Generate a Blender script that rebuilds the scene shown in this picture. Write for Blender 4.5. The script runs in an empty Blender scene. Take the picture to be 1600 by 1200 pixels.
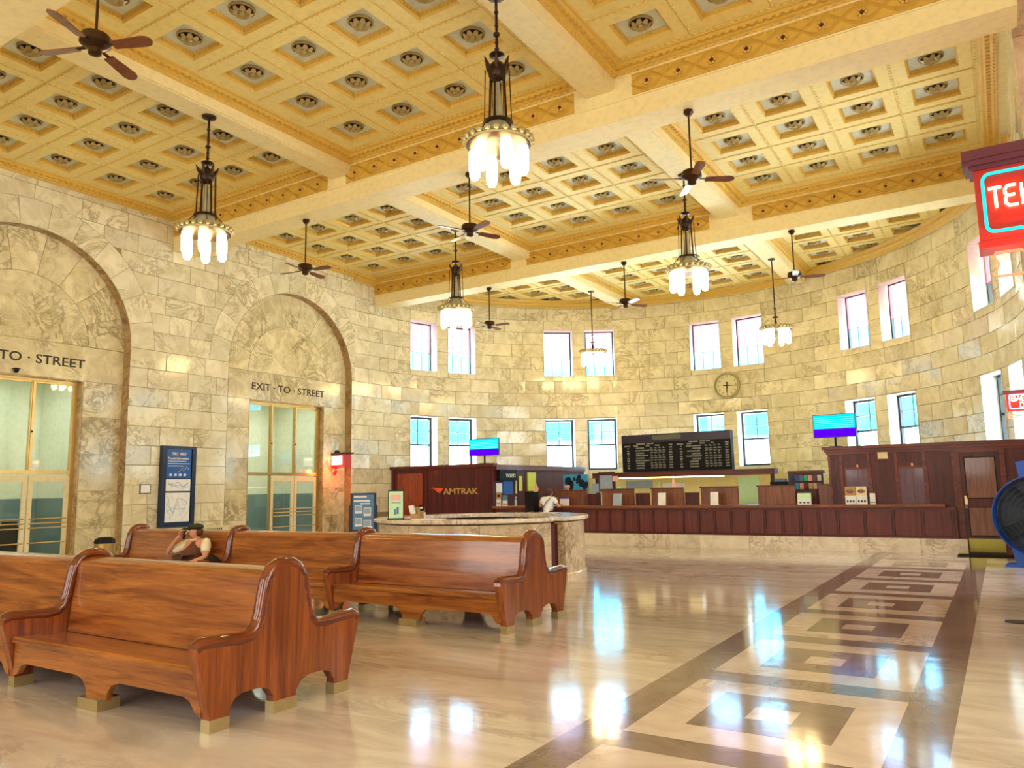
import bpy, math, random
from mathutils import Matrix, Vector
random.seed(7)
SC = bpy.context.scene
COL = SC.collection
PI = math.pi
R = math.radians

# ------------------------------------------------------------------ camera
YAW, PITCH, ROLL = R(32.224), R(7.774), R(-1.0636)
fw = Vector((-math.sin(YAW)*math.cos(PITCH), math.cos(YAW)*math.cos(PITCH), math.sin(PITCH)))
r0 = Vector((math.cos(YAW), math.sin(YAW), 0)); u0 = r0.cross(fw)
rt = r0*math.cos(ROLL)+u0*math.sin(ROLL); up = -r0*math.sin(ROLL)+u0*math.cos(ROLL)
CAM = Vector((0, 0, 1.6))
cd = bpy.data.cameras.new('camera'); cam = bpy.data.objects.new('camera', cd); COL.objects.link(cam)
cd.sensor_width = 36; cd.lens = 1200.02/1600*36; cd.clip_start = .05; cd.clip_end = 300
cam.matrix_world = Matrix(((rt.x, up.x, -fw.x, CAM.x), (rt.y, up.y, -fw.y, CAM.y), (rt.z, up.z, -fw.z, CAM.z), (0, 0, 0, 1)))
SC.camera = cam

# ------------------------------------------------------------------ world, daylight, exposure
SC.view_settings.view_transform = 'Standard'; SC.view_settings.look = 'None'
SC.view_settings.gamma = 1; SC.view_settings.use_curve_mapping = False
SC.view_settings.exposure = 0.48
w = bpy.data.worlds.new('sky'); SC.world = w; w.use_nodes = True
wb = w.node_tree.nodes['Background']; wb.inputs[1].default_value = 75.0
_n = w.node_tree.nodes; _l = w.node_tree.links.new
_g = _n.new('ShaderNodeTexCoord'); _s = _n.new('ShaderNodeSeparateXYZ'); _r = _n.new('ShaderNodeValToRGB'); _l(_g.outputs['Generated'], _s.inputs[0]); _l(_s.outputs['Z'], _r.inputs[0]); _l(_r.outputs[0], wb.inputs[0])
_e = _r.color_ramp.elements; _e[0].position = 0.0; _e[0].color = (.36, .36, .36, 1); _e[1].position = 1; _e[1].color = (.12, .17, .24, 1)   # position 0: unseen glow below the horizon, added to lift the far ceiling
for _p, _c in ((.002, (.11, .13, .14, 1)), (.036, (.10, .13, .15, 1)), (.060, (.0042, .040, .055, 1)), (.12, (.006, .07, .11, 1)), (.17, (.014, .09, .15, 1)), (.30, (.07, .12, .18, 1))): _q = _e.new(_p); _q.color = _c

def area(name, loc, size, rot, power, color):
    l = bpy.data.lights.new(name, 'AREA'); l.shape = 'RECTANGLE'; l.size, l.size_y = size; l.energy = power; l.color = color
    o = bpy.data.objects.new(name, l); COL.objects.link(o); o.location = loc; o.rotation_euler = rot
    return o
# added unseen fill lights standing in for daylight at the rear and side openings
for i, x in enumerate((-14.7, -8.4, -2.2)):
    area('fill_area_back', (x, -6.7, 4.6), (3.4, 5.4), (R(90), 0, 0), 230, (1, .98, .95))
for i, y in enumerate((-2.5, 4.0, 15.72)):
    area('fill_area_side', (4.6, y, 4.4), (3.6, 5.0), (R(90), 0, R(90)), (220, 220, 420)[i], ((1, .97, .94), (1, .97, .94), (.9, .96, 1))[i])

# ------------------------------------------------------------------ helpers
def frame(mb, ax, d0, d1, a0, a1, z0, z1, tw, tt=None, tb=None, mi=0):
    """rectangular frame; ax 'x': lies in the YZ plane (depth along x), ax 'y': in the XZ plane"""
    tt = tw if tt is None else tt; tb = tw if tb is None else tb
    for p, q, u, v in ((a0, a0+tw, z0, z1), (a1-tw, a1, z0, z1), (a0+tw, a1-tw, z1-tt, z1), (a0+tw, a1-tw, z0, z0+tb)):
        if v-u < 1e-6: continue
        mb.box(d0, d1, p, q, u, v, mi) if ax == 'x' else mb.box(p, q, d0, d1, u, v, mi)
    return mb
class MB:
    def __init__(s): s.v = []; s.f = []; s.m = []
    def add(s, vs, fs, mi=0):
        n = len(s.v); s.v += [tuple(p) for p in vs]
        for f in fs: s.f.append(tuple(i+n for i in f)); s.m.append(mi)
        return s
    def box(s, x0, x1, y0, y1, z0, z1, mi=0):
        return s.add([(x, y, z) for x in (x0, x1) for y in (y0, y1) for z in (z0, z1)],
                     [(0, 1, 3, 2), (4, 6, 7, 5), (0, 4, 5, 1), (2, 3, 7, 6), (0, 2, 6, 4), (1, 5, 7, 3)], mi)
    def cbox(s, cx, cy, cz, sx, sy, sz, mi=0, rz=0):
        n = len(s.v); s.box(-sx/2, sx/2, -sy/2, sy/2, -sz/2, sz/2, mi)
        c, q = math.cos(rz), math.sin(rz)
        for i in range(n, len(s.v)):
            x, y, z = s.v[i]; s.v[i] = (cx+x*c-y*q, cy+x*q+y*c, cz+z)
        return s
    def prism(s, poly, axis, a0, a1, mi=0):
        P = {'x': lambda p, a: (a, p[0], p[1]), 'y': lambda p, a: (p[0], a, p[1]), 'z': lambda p, a: (p[0], p[1], a)}[axis]
        n = len(poly)
        fs = [tuple(range(n))[::-1], tuple(range(n, 2*n))]+[(i, (i+1) % n, n+(i+1) % n, n+i) for i in range(n)]
        return s.add([P(p, a0) for p in poly]+[P(p, a1) for p in poly], fs, mi)
    def lathe(s, prof, c=(0, 0, 0), n=16, mi=0, a0=0, a1=2*PI, axis='z'):
        full = abs(a1-a0-2*PI) < 1e-6; k = n if full else n+1; vs = []
        for i in range(k):
            a = a0+(a1-a0)*i/n
            for r_, z in prof:
                p = (r_*math.cos(a), r_*math.sin(a), z)
                if axis == 'y': p = (p[0], p[2], p[1])
                if axis == 'x': p = (p[2], p[0], p[1])
                vs.append((c[0]+p[0], c[1]+p[1], c[2]+p[2]))
        q = len(prof); fs = []
        for i in range(n):
            j = (i+1) % k
            for t in range(q-1): fs.append((i*q+t, j*q+t, j*q+t+1, i*q+t+1))
        if not full:
            fs.append(tuple(range(q))); fs.append(tuple((k-1)*q+t for t in range(q))[::-1])
        return s.add(vs, fs, mi)
    def tube(s, path, r, n=6, mi=0, closed=False, cap=True):
        path = [Vector(p) for p in path]; k = len(path); vs = []; 
        rr = r if isinstance(r, (list, tuple)) else [r]*k
        pn = None
        for i, p in enumerate(path):
            a = path[i-1] if (i or closed) else p; b = path[(i+1) % k] if (i < k-1 or closed) else p
            t = (b-a).normalized()
            if pn is None: pn = t.orthogonal().normalized()
            pn = (pn-t*pn.dot(t)); pn = pn.normalized() if pn.length > 1e-6 else t.orthogonal().normalized()
            bn = t.cross(pn)
            for j in range(n):
                a_ = 2*PI*j/n; vs.append(p+pn*math.cos(a_)*rr[i]+bn*math.sin(a_)*rr[i])
        fs = []
        for i in range(k if closed else k-1):
            i2 = (i+1) % k
            for j in range(n): fs.append((i*n+j, i*n+(j+1) % n, i2*n+(j+1) % n, i2*n+j))
        if cap and not closed: fs += [tuple(range(n))[::-1], tuple((k-1)*n+j for j in range(n))]
        return s.add(vs, fs, mi)
    def sphere(s, c, r, n=12, m=8, mi=0):
        r = r if isinstance(r, (tuple, list)) else (r, r, r)
        vs = [(c[0]+r[0]*math.sin(PI*i/m)*math.cos(2*PI*j/n), c[1]+r[1]*math.sin(PI*i/m)*math.sin(2*PI*j/n), c[2]+r[2]*math.cos(PI*i/m)) for i in range(m+1) for j in range(n)]
        fs = [(i*n+j, (i+1)*n+j, (i+1)*n+(j+1) % n, i*n+(j+1) % n) for i in range(m) for j in range(n)]
        return s.add(vs, fs, mi)
    def merge(s, me, M=None, mi=0):
        M = M or Matrix(); n = len(s.v)
        s.v += [tuple(M @ v.co) for v in me.vertices]
        for p in me.polygons: s.f.append(tuple(i+n for i in p.vertices)); s.m.append(mi)
        return s
    def mesh(s, name, mats, smooth=None):
        me = bpy.data.meshes.new(name); me.from_pydata(s.v, [], s.f)
        for m in (mats if isinstance(mats, (list, tuple)) else [mats]): me.materials.append(m)
        me.polygons.foreach_set('material_index', s.m)
        me.validate(); me.update()
        if smooth:
            me.polygons.foreach_set('use_smooth', [True]*len(me.polygons)); me.set_sharp_from_angle(angle=R(smooth))
        return me
    def build(s, name, mats, parent=None, loc=None, smooth=None, rot=None):
        return obj(name, s.mesh(name, mats, smooth), parent, loc, rot)

def obj(name, me, parent=None, loc=None, rot=None, scale=None):
    o = bpy.data.objects.new(name, me); COL.objects.link(o)
    if parent: o.parent = parent
    if loc: o.location = loc
    if rot: o.rotation_euler = rot
    if scale: o.scale = scale
    return o
def tag(o, label=None, cat=None, group=None, kind=None):
    if label: o['label'] = label
    if cat: o['category'] = cat
    if group: o['group'] = group
    if kind: o['kind'] = kind
    return o
def thing(name, label, cat, loc=(0, 0, 0), rz=0, group=None):
    return tag(obj(name, None, None, loc, (0, 0, rz)), label, cat, group)
def struct(name, label=None): return tag(obj(name, None), label, None, None, 'structure')
def copy_tree(o, parent=None):
    c = o.copy(); COL.objects.link(c); c.parent = parent
    for ch in o.children: copy_tree(ch, c)
    return c
_tm = {}
def text_mesh(s_, size=1, ext=.01, bold=0, sx=1):
    cu = bpy.data.curves.new('t', 'FONT'); cu.body = s_; cu.size = size; cu.extrude = ext; cu.offset = bold
    cu.align_x = 'CENTER'; cu.align_y = 'CENTER'; cu.resolution_u = 3
    o = bpy.data.objects.new('t', cu); COL.objects.link(o)
    me = bpy.data.meshes.new_from_object(o.evaluated_get(bpy.context.evaluated_depsgraph_get()))
    bpy.data.objects.remove(o); bpy.data.curves.remove(cu)
    if sx != 1: me.transform(Matrix.Scale(sx, 4, (1, 0, 0)))
    return me
# text basis: facing -Y (read by someone looking along +Y) / facing +X
def face_y(x, y, z): return Matrix.Translation((x, y, z)) @ Matrix.Rotation(PI/2, 4, 'X')
def face_x(x, y, z): return Matrix.Translation((x, y, z)) @ Matrix.Rotation(PI/2, 4, 'Z') @ Matrix.Rotation(PI/2, 4, 'X')

# ------------------------------------------------------------------ materials
def srgb(*c): return tuple(((v/255+.055)/1.055)**2.4 if v/255 > .04045 else v/255/12.92 for v in c)+(1,)
def mat(name, col, rough=.5, metal=0, emit=None, es=0, spec=.5, trans=0, coat=0):
    m = bpy.data.materials.new(name); m.use_nodes = True; b = m.node_tree.nodes['Principled BSDF']
    b.inputs['Base Color'].default_value = col; b.inputs['Roughness'].default_value = rough; b.inputs['Metallic'].default_value = metal
    b.inputs['Specular IOR Level'].default_value = spec; b.inputs['Transmission Weight'].default_value = trans; b.inputs['Coat Weight'].default_value = coat
    b.inputs['Coat Roughness'].default_value = .08
    if emit: b.inputs['Emission Color'].default_value = emit; b.inputs['Emission Strength'].default_value = es
    # fine procedural variation so that no surface is a flat fill
    nt = m.node_tree; g = nt.nodes.new('ShaderNodeNewGeometry'); n = nt.nodes.new('ShaderNodeTexNoise'); n.inputs['Scale'].default_value = 9; n.inputs['Detail'].default_value = 3
    nt.links.new(g.outputs['Position'], n.inputs['Vector'])
    mx = nt.nodes.new('ShaderNodeMix'); mx.data_type = 'RGBA'; mx.inputs[6].default_value = col; mx.inputs[7].default_value = tuple(c*.82 for c in col[:3])+(1,)
    rp = nt.nodes.new('ShaderNodeMapRange'); rp.inputs[1].default_value = .45; rp.inputs[2].default_value = .75; rp.inputs[4].default_value = .6
    nt.links.new(n.outputs['Fac'], rp.inputs[0]); nt.links.new(rp.outputs[0], mx.inputs[0]); nt.links.new(mx.outputs[2], b.inputs['Base Color'])
    return m
def marble(name, base, light, vein, scale=1.0, rough=.12, vein_w=.06, vary=.25, bump=0, stretch=(1, 1, 1), spec=.5):
    m = bpy.data.materials.new(name); m.use_nodes = True; nt = m.node_tree; b = nt.nodes['Principled BSDF']; L = nt.links.new; N = nt.nodes.new
    g = N('ShaderNodeNewGeometry'); oi = N('ShaderNodeObjectInfo')
    sc = N('ShaderNodeVectorMath'); sc.operation = 'SCALE'; sc.inputs[0].default_value = (37, 61, 23); L(oi.outputs['Random'], sc.inputs['Scale'])
    st = N('ShaderNodeVectorMath'); st.operation = 'MULTIPLY'; st.inputs[1].default_value = stretch; L(g.outputs['Position'], st.inputs[0])
    ad = N('ShaderNodeVectorMath'); L(st.outputs[0], ad.inputs[0]); L(sc.outputs[0], ad.inputs[1])
    n1 = N('ShaderNodeTexNoise'); n1.inputs['Scale'].default_value = 1.6*scale; n1.inputs['Detail'].default_value = 7; n1.inputs['Roughness'].default_value = .62; n1.inputs['Distortion'].default_value = 1.2
    L(ad.outputs[0], n1.inputs['Vector'])
    r1 = N('ShaderNodeValToRGB'); e = r1.color_ramp.elements
    e[0].position = .34; e[0].color = base; e[1].position = .62; e[1].color = light; L(n1.outputs['Fac'], r1.inputs[0])
    n2 = N('ShaderNodeTexNoise'); n2.inputs['Scale'].default_value = .9*scale; n2.inputs['Detail'].default_value = 9; n2.inputs['Roughness'].default_value = .68; n2.inputs['Distortion'].default_value = 2.2
    L(ad.outputs[0], n2.inputs['Vector'])
    ab = N('ShaderNodeMath'); ab.operation = 'SUBTRACT'; ab.inputs[1].default_value = .5; L(n2.outputs['Fac'], ab.inputs[0])
    aa = N('ShaderNodeMath'); aa.operation = 'ABSOLUTE'; L(ab.outputs[0], aa.inputs[0])
    mr = N('ShaderNodeMapRange'); mr.inputs[1].default_value = 0; mr.inputs[2].default_value = vein_w; mr.inputs[3].default_value = .75; mr.inputs[4].default_value = 0; L(aa.outputs[0], mr.inputs[0])
    # veins come and go
    n3 = N('ShaderNodeTexNoise'); n3.inputs['Scale'].default_value = .7*scale; L(ad.outputs[0], n3.inputs['Vector'])
    mr3 = N('ShaderNodeMapRange'); mr3.inputs[1].default_value = .42; mr3.inputs[2].default_value = .62; L(n3.outputs['Fac'], mr3.inputs[0])
    ml = N('ShaderNodeMath'); ml.operation = 'MULTIPLY'; L(mr.outputs[0], ml.inputs[0]); L(mr3.outputs[0], ml.inputs[1])
    mx = N('ShaderNodeMix'); mx.data_type = 'RGBA'; L(ml.outputs[0], mx.inputs[0]); L(r1.outputs[0], mx.inputs[6]); mx.inputs[7].default_value = vein
    hv = N('ShaderNodeHueSaturation'); L(mx.outputs[2], hv.inputs['Color'])
    mv = N('ShaderNodeMapRange'); mv.inputs[3].default_value = 1-vary; mv.inputs[4].default_value = 1+vary*.5; L(oi.outputs['Random'], mv.inputs[0]); L(mv.outputs[0], hv.inputs['Value'])
    L(hv.outputs[0], b.inputs['Base Color']); b.inputs['Roughness'].default_value = rough; b.inputs['Specular IOR Level'].default_value = spec
    if bump:
        nb = N('ShaderNodeTexNoise'); nb.inputs['Scale'].default_value = 3.5; nb.inputs['Detail'].default_value = 2; L(g.outputs['Position'], nb.inputs['Vector'])
        bp = N('ShaderNodeBump'); bp.inputs['Strength'].default_value = bump; bp.inputs['Distance'].default_value = .01; L(nb.outputs['Fac'], bp.inputs['Height']); L(bp.outputs[0], b.inputs['Normal'])
    return m
def wood(name, dark, light, axis, rough=.25, scale=1.0, coat=.5):
    m = bpy.data.materials.new(name); m.use_nodes = True; nt = m.node_tree; b = nt.nodes['Principled BSDF']; L = nt.links.new; N = nt.nodes.new
    g = N('ShaderNodeNewGeometry'); oi = N('ShaderNodeObjectInfo')
    st = N('ShaderNodeVectorMath'); st.operation = 'MULTIPLY'; st.inputs[1].default_value = tuple((.5 if i == 'xyz'.index(axis) else 7)*scale for i in range(3)); L(g.outputs['Position'], st.inputs[0])
    sc = N('ShaderNodeVectorMath'); sc.operation = 'SCALE'; sc.inputs[0].default_value = (31, 17, 53); L(oi.outputs['Random'], sc.inputs['Scale'])
    ad = N('ShaderNodeVectorMath'); L(st.outputs[0], ad.inputs[0]); L(sc.outputs[0], ad.inputs[1])
    n1 = N('ShaderNodeTexNoise'); n1.inputs['Scale'].default_value = 1.6; n1.inputs['Detail'].default_value = 6; n1.inputs['Roughness'].default_value = .6; n1.inputs['Distortion'].default_value = .8; L(ad.outputs[0], n1.inputs['Vector'])
    r1 = N('ShaderNodeValToRGB'); e = r1.color_ramp.elements; e[0].position = .32; e[0].color = dark; e[1].position = .66; e[1].color = light; L(n1.outputs['Fac'], r1.inputs[0])
    n2 = N('ShaderNodeTexNoise'); n2.inputs['Scale'].default_value = 8; n2.inputs['Detail'].default_value = 4; L(ad.outputs[0], n2.inputs['Vector'])
    mx = N('ShaderNodeMix'); mx.data_type = 'RGBA'; mx.blend_type = 'MULTIPLY'; mr = N('ShaderNodeMapRange'); mr.inputs[1].default_value = .5; mr.inputs[2].default_value = .75; mr.inputs[4].default_value = .45
    L(n2.outputs['Fac'], mr.inputs[0]); L(mr.outputs[0], mx.inputs[0]); L(r1.outputs[0], mx.inputs[6]); mx.inputs[7].default_value = (.45, .3, .2, 1)
    L(mx.outputs[2], b.inputs['Base Color']); b.inputs['Roughness'].default_value = rough; b.inputs['Coat Weight'].default_value = coat; b.inputs['Coat Roughness'].default_value = .07
    return m
def glass(name, col, alpha_mix=.12, rough=.02):
    m = bpy.data.materials.new(name); m.use_nodes = True; nt = m.node_tree; N = nt.nodes.new; L = nt.links.new
    out = nt.nodes['Material Output']; t = N('ShaderNodeBsdfTransparent'); t.inputs[0].default_value = col
    g = N('ShaderNodeBsdfGlossy'); g.inputs['Roughness'].default_value = rough; mx = N('ShaderNodeMixShader'); lw = N('ShaderNodeLayerWeight')
    pw = N('ShaderNodeMath'); pw.operation = 'POWER'; pw.inputs[1].default_value = 4; L(lw.outputs['Facing'], pw.inputs[0])
    ad = N('ShaderNodeMath'); ad.operation = 'MULTIPLY_ADD'; ad.inputs[1].default_value = .7; ad.inputs[2].default_value = .05; L(pw.outputs[0], ad.inputs[0])
    L(ad.outputs[0], mx.inputs[0]); L(t.outputs[0], mx.inputs[1]); L(g.outputs[0], mx.inputs[2]); L(mx.outputs[0], out.inputs[0])
    return m
def translucent(name, col, t=.6):
    m = bpy.data.materials.new(name); m.use_nodes = True; nt = m.node_tree; N = nt.nodes.new; L = nt.links.new
    out = nt.nodes['Material Output']; a = N('ShaderNodeBsdfDiffuse'); a.inputs[0].default_value = col; b = N('ShaderNodeBsdfTranslucent'); b.inputs[0].default_value = col
    mx = N('ShaderNodeMixShader'); mx.inputs[0].default_value = t; L(a.outputs[0], mx.inputs[1]); L(b.outputs[0], mx.inputs[2]); L(mx.outputs[0], out.inputs[0])
    return m
def emis(name, col, s_):
    m = bpy.data.materials.new(name); m.use_nodes = True; nt = m.node_tree; nt.nodes.remove(nt.nodes['Principled BSDF'])
    e = nt.nodes.new('ShaderNodeEmission'); e.inputs[0].default_value = col; e.inputs[1].default_value = s_; nt.links.new(e.outputs[0], nt.nodes['Material Output'].inputs[0]); return m

M_wall = marble('wall_marble', srgb(214, 201, 160), srgb(238, 229, 198), srgb(156, 138, 96), 1.0, .12, .04, .13)
M_niche = marble('niche_marble', srgb(200, 184, 138), srgb(234, 221, 180), srgb(124, 108, 68), 1.3, .13, .06, .10)
M_joint = mat('wall_joint', srgb(150, 136, 96), .8)
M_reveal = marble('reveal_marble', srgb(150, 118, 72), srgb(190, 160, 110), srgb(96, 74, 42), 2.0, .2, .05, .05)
M_pier = marble('pier_marble', srgb(214, 178, 150), srgb(236, 208, 184), srgb(150, 120, 100), 1.2, .13, .05, .08)
M_floor = marble('floor_marble', srgb(184, 169, 158), srgb(210, 199, 189), srgb(144, 126, 112), .8, .10, .05, .0, .10, (.45, 1.6, 1))
M_inl = marble('floor_inlay_light', srgb(196, 176, 164), srgb(214, 198, 188), srgb(158, 134, 120), .9, .10, .04, .06, .12, (1, 1, 1))
M_ind = marble('floor_inlay_dark', srgb(112, 92, 84), srgb(134, 112, 102), srgb(88, 72, 66), .9, .10, .04, .06, .12)
M_base = marble('counter_base_marble', srgb(222, 208, 184), srgb(240, 230, 212), srgb(160, 140, 118), 1.2, .15, .05, .06)
M_desk = marble('kiosk_marble', srgb(196, 172, 134), srgb(224, 204, 172), srgb(128, 100, 72), 2.2, .16, .07, .08)
M_slab = marble('kiosk_slab', srgb(216, 198, 172), srgb(240, 228, 210), srgb(150, 120, 100), 2.2, .1, .05, .03)
M_gold = mat('ceiling_gold_paint', srgb(244, 224, 146), .55)
M_beam = mat('beam_cream_paint', srgb(246, 228, 170), .55)
M_trim = mat('ceiling_trim_gold', srgb(224, 184, 84), .45)
M_frz = mat('frieze_deep_gold', srgb(220, 178, 76), .45)
M_panel = mat('coffer_panel_paint', srgb(226, 234, 222), .5)
M_ros = mat('rosette_bronze', srgb(176, 156, 100), .45, .1)
M_rosd = mat('rosette_dark_paint', srgb(52, 40, 20), .6)  # dark disc behind the lighter petals
M_boss = mat('boss_oxblood', srgb(84, 34, 14), .5)
M_benchx = wood('bench_oak_long', srgb(112, 54, 20), srgb(178, 108, 46), 'x', .22)
M_benchz = wood('bench_oak_upright', srgb(104, 44, 14), srgb(160, 82, 30), 'z', .22)
M_rail = wood('bench_rail_varnish', srgb(84, 32, 12), srgb(130, 58, 24), 'y', .15)
M_brass = mat('brass', srgb(198, 182, 136), .3, .8)
M_gilt = mat('gilt_bronze', srgb(196, 164, 100), .3, .75)
M_mah = wood('mahogany', srgb(50, 8, 12), srgb(96, 24, 26), 'z', .45, 1.0, .04)
M_cpan = wood('counter_panel_redwood', srgb(84, 30, 30), srgb(116, 50, 44), 'z', .45, 1.0, .05)
M_mahx = wood('mahogany_long', srgb(76, 20, 14), srgb(122, 48, 26), 'x', .42, 1.0, .06)
M_brown = wood('screen_walnut', srgb(96, 48, 28), srgb(140, 82, 48), 'z', .35)
M_doorw = wood('office_door_wood', srgb(120, 40, 16), srgb(172, 74, 32), 'z', .3)
M_iron = mat('dark_bronze_metal', srgb(58, 38, 24), .4, .6)
M_lampb = mat('lamp_verdigris_metal', srgb(176, 168, 132), .5, .15)
M_lampc = mat('lamp_crest_metal', srgb(176, 164, 120), .45, .3)
M_globe = emis('lamp_globe_glow', (1, .74, .34, 1), 24)
M_fanb = wood('fan_blade_walnut', srgb(92, 42, 20), srgb(134, 70, 36), 'x', .3)
M_fanh = mat('fan_housing_bronze', srgb(72, 50, 34), .3, .7)
M_wframe = mat('window_frame_dark', srgb(34, 38, 44), .4)
M_reveal_w = mat('window_reveal_plaster', srgb(228, 226, 222), .5)
M_glass = glass('window_glass', (.93, 1, 1, 1))
M_frost = translucent('frosted_glass', srgb(96, 124, 136), .8)
M_blind = translucent('blind_slat_lilac', srgb(158, 98, 106), .5)
M_dglass = glass('door_glass', (.96, .985, .98, 1))
M_vest = mat('vestibule_cream_paint', srgb(222, 224, 198), .7)
M_wains = mat('vestibule_teal_wainscot', srgb(112, 134, 132), .5)
M_black = mat('black_plastic', srgb(12, 12, 14), .55, spec=.25)
M_navy = mat('navy_frame', srgb(18, 32, 62), .35)
M_white = mat('white_card', srgb(240, 240, 238), .6)
M_cream = mat('cream_enamel', srgb(232, 216, 168), .5)
M_red = mat('sign_red_enamel', srgb(206, 40, 36), .35)
M_maroon = mat('sign_roof_maroon', srgb(112, 52, 74), .35)
M_neon = emis('neon_amber', (1, .72, .36, 1), 6)
M_neonr = emis('neon_red', (1, .09, .04, 1), 4)
M_neonc = emis('neon_cyan', (.02, .80, .70, 1), 1.5)
M_neonp = emis('neon_pink', (1, .35, .75, 1), 5)
M_scy = emis('screen_cyan', (.0, .72, .95, 1), .95)
M_scl = emis('screen_pale_line', (.25, .9, 1, 1), 1.0)
M_svi = emis('screen_violet', (.10, .0, .92, 1), .95)
M_pblue = mat('poster_blue', srgb(24, 88, 168), .4)
M_pteal = mat('poster_slate', srgb(88, 132, 178), .4)
M_pcyan = mat('poster_cyan', srgb(60, 170, 225), .4)
M_mint = mat('poster_mint', srgb(206, 246, 200), .5)
M_pink = mat('poster_pink', srgb(250, 190, 180), .5)
M_yel = mat('panel_yellow', srgb(214, 218, 78), .5)
M_grey = mat('paper_grey', srgb(160, 178, 196), .6)
M_green = mat('lamp_green_glass', srgb(30, 200, 140), .2)
M_card = mat('kraft_cardboard', srgb(186, 146, 92), .7)
M_fan = mat('floor_fan_blue', srgb(18, 84, 190), .4)
M_fanblk = mat('floor_fan_guard', srgb(20, 38, 58), .4)
M_skin = mat('skin', srgb(214, 150, 118), .5)
M_hair = mat('brown_hair', srgb(84, 44, 26), .6)
M_cap = mat('olive_cap_tweed', srgb(44, 48, 22), .8)
M_vest2 = mat('brown_vest_cloth', srgb(104, 58, 32), .8)
M_shirt = mat('cream_shirt_cloth', srgb(238, 224, 190), .8)
M_shirtw = mat('white_shirt_cloth', srgb(240, 242, 246), .8)
M_pants = mat('navy_trouser_cloth', srgb(26, 30, 58), .8)
M_strap = mat('blue_strap', srgb(50, 66, 120), .6)
M_peach = mat('peach_flag', srgb(240, 196, 160), .7)
M_matb = mat('black_rubber_mat', srgb(16, 14, 16), .9)
M_logo = mat('logo_orange', srgb(238, 92, 36), .35)
M_gold_l = mat('letters_gold', srgb(214, 172, 96), .35, .3)
M_engr = mat('engraved_letters', srgb(58, 42, 26), .7)
M_text_w = mat('letters_white', srgb(226, 224, 214), .6)
M_chrome = mat('chrome', srgb(220, 220, 215), .15, .9)
M_kick = mat('door_kickplate_brass', srgb(150, 140, 60), .3, .7)
M_cloud = mat('clock_face', srgb(224, 214, 168), .5)

# ================================================================== SETTING
CX, CY, CR = -8.4, 18.43, 9.13          # centre and radius of the apse
WX, RX = -17.53, 0.70                   # faces of the left and right walls
ZC = 8.76                               # underside of the coffered ceiling
def proj(p):
    d = Vector(p)-CAM; x, y, z = d.dot(rt), d.dot(up), d.dot(fw)
    if z < .1: return None
    return 800+1200.02*x/z, 600-1200.02*y/z, z
def shown(p, size):
    q = proj(p)
    if not q or not (-60 < q[0] < 1660 and -60 < q[1] < 1260): return 0
    return size/q[2]**2

# ---- floor with its inlaid walk
fl = MB().box(-21.5, 6, -8, 28.5, -.2, 0).build('floor', M_floor); tag(fl, 'pale polished marble floor with an inlaid walk of dark squares', kind='structure')
def inlay(name, x0, x1, y0, y1, m, z=.002): return MB().box(x0, x1, y0, y1, -.01, z).build(name, m, fl)
inlay('inlay_border', -2.58, -2.27, -6, 19.7, M_ind); inlay('inlay_border', -.72, -.40, -6, 19.7, M_ind)
P = 1.907; Y0 = 4.90-3*P
fld = MB().box(-1.55/2, 1.55/2, 0, 1.59, -.01, .002).mesh('inlay_field', M_inl)
crb = MB().box(-1.55/2, 1.55/2, 1.59, P, -.01, .002).mesh('inlay_crossband', M_ind)
sq = MB().box(-.465, .465, .33, 1.26, -.01, .003).mesh('inlay_square', M_ind)
ce = MB().box(-.155, .155, .64, .95, -.01, .004).mesh('inlay_centre', M_inl)
for k in range(10):
    y = Y0+P*k
    for me in (fld, crb, sq, ce): obj(me.name, me, fl, (-1.495, y, 0))
fo = MB().lathe([(0, .006), (.12, .006), (.14, 0)], n=20).build('floor_outlet_cover', M_black, None, (.02, 10.64, 0.003)); tag(fo, 'small round dark floor outlet cover beside the inlaid walk', 'outlet cover')

# ---- block helper
ub = MB()
i_ = .012
ub.add([(-.02, -.5, -.5), (-.02, .5, -.5), (-.02, .5, .5), (-.02, -.5, .5), (-.004, -.5, -.5), (-.004, .5, -.5), (-.004, .5, .5), (-.004, -.5, .5),
        (0, -.5+i_, -.5+i_), (0, .5-i_, -.5+i_), (0, .5-i_, .5-i_), (0, -.5+i_, .5-i_)],
       [(8, 9, 10, 11), (4, 5, 9, 8), (5, 6, 10, 9), (6, 7, 11, 10), (7, 4, 8, 11), (0, 1, 5, 4), (1, 2, 6, 5), (2, 3, 7, 6), (3, 0, 4, 7)])
UB = ub.mesh('block', M_wall)
def poly_x(mb_poly, x0, x1): return MB().prism(mb_poly, 'x', x0, x1)
GAP = .011
def courses(z_lo): return [(-.03+.4725*k, -.03+.4725*(k+1)) for k in range(20) if -.03+.4725*(k+1) > z_lo+.01]

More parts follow.
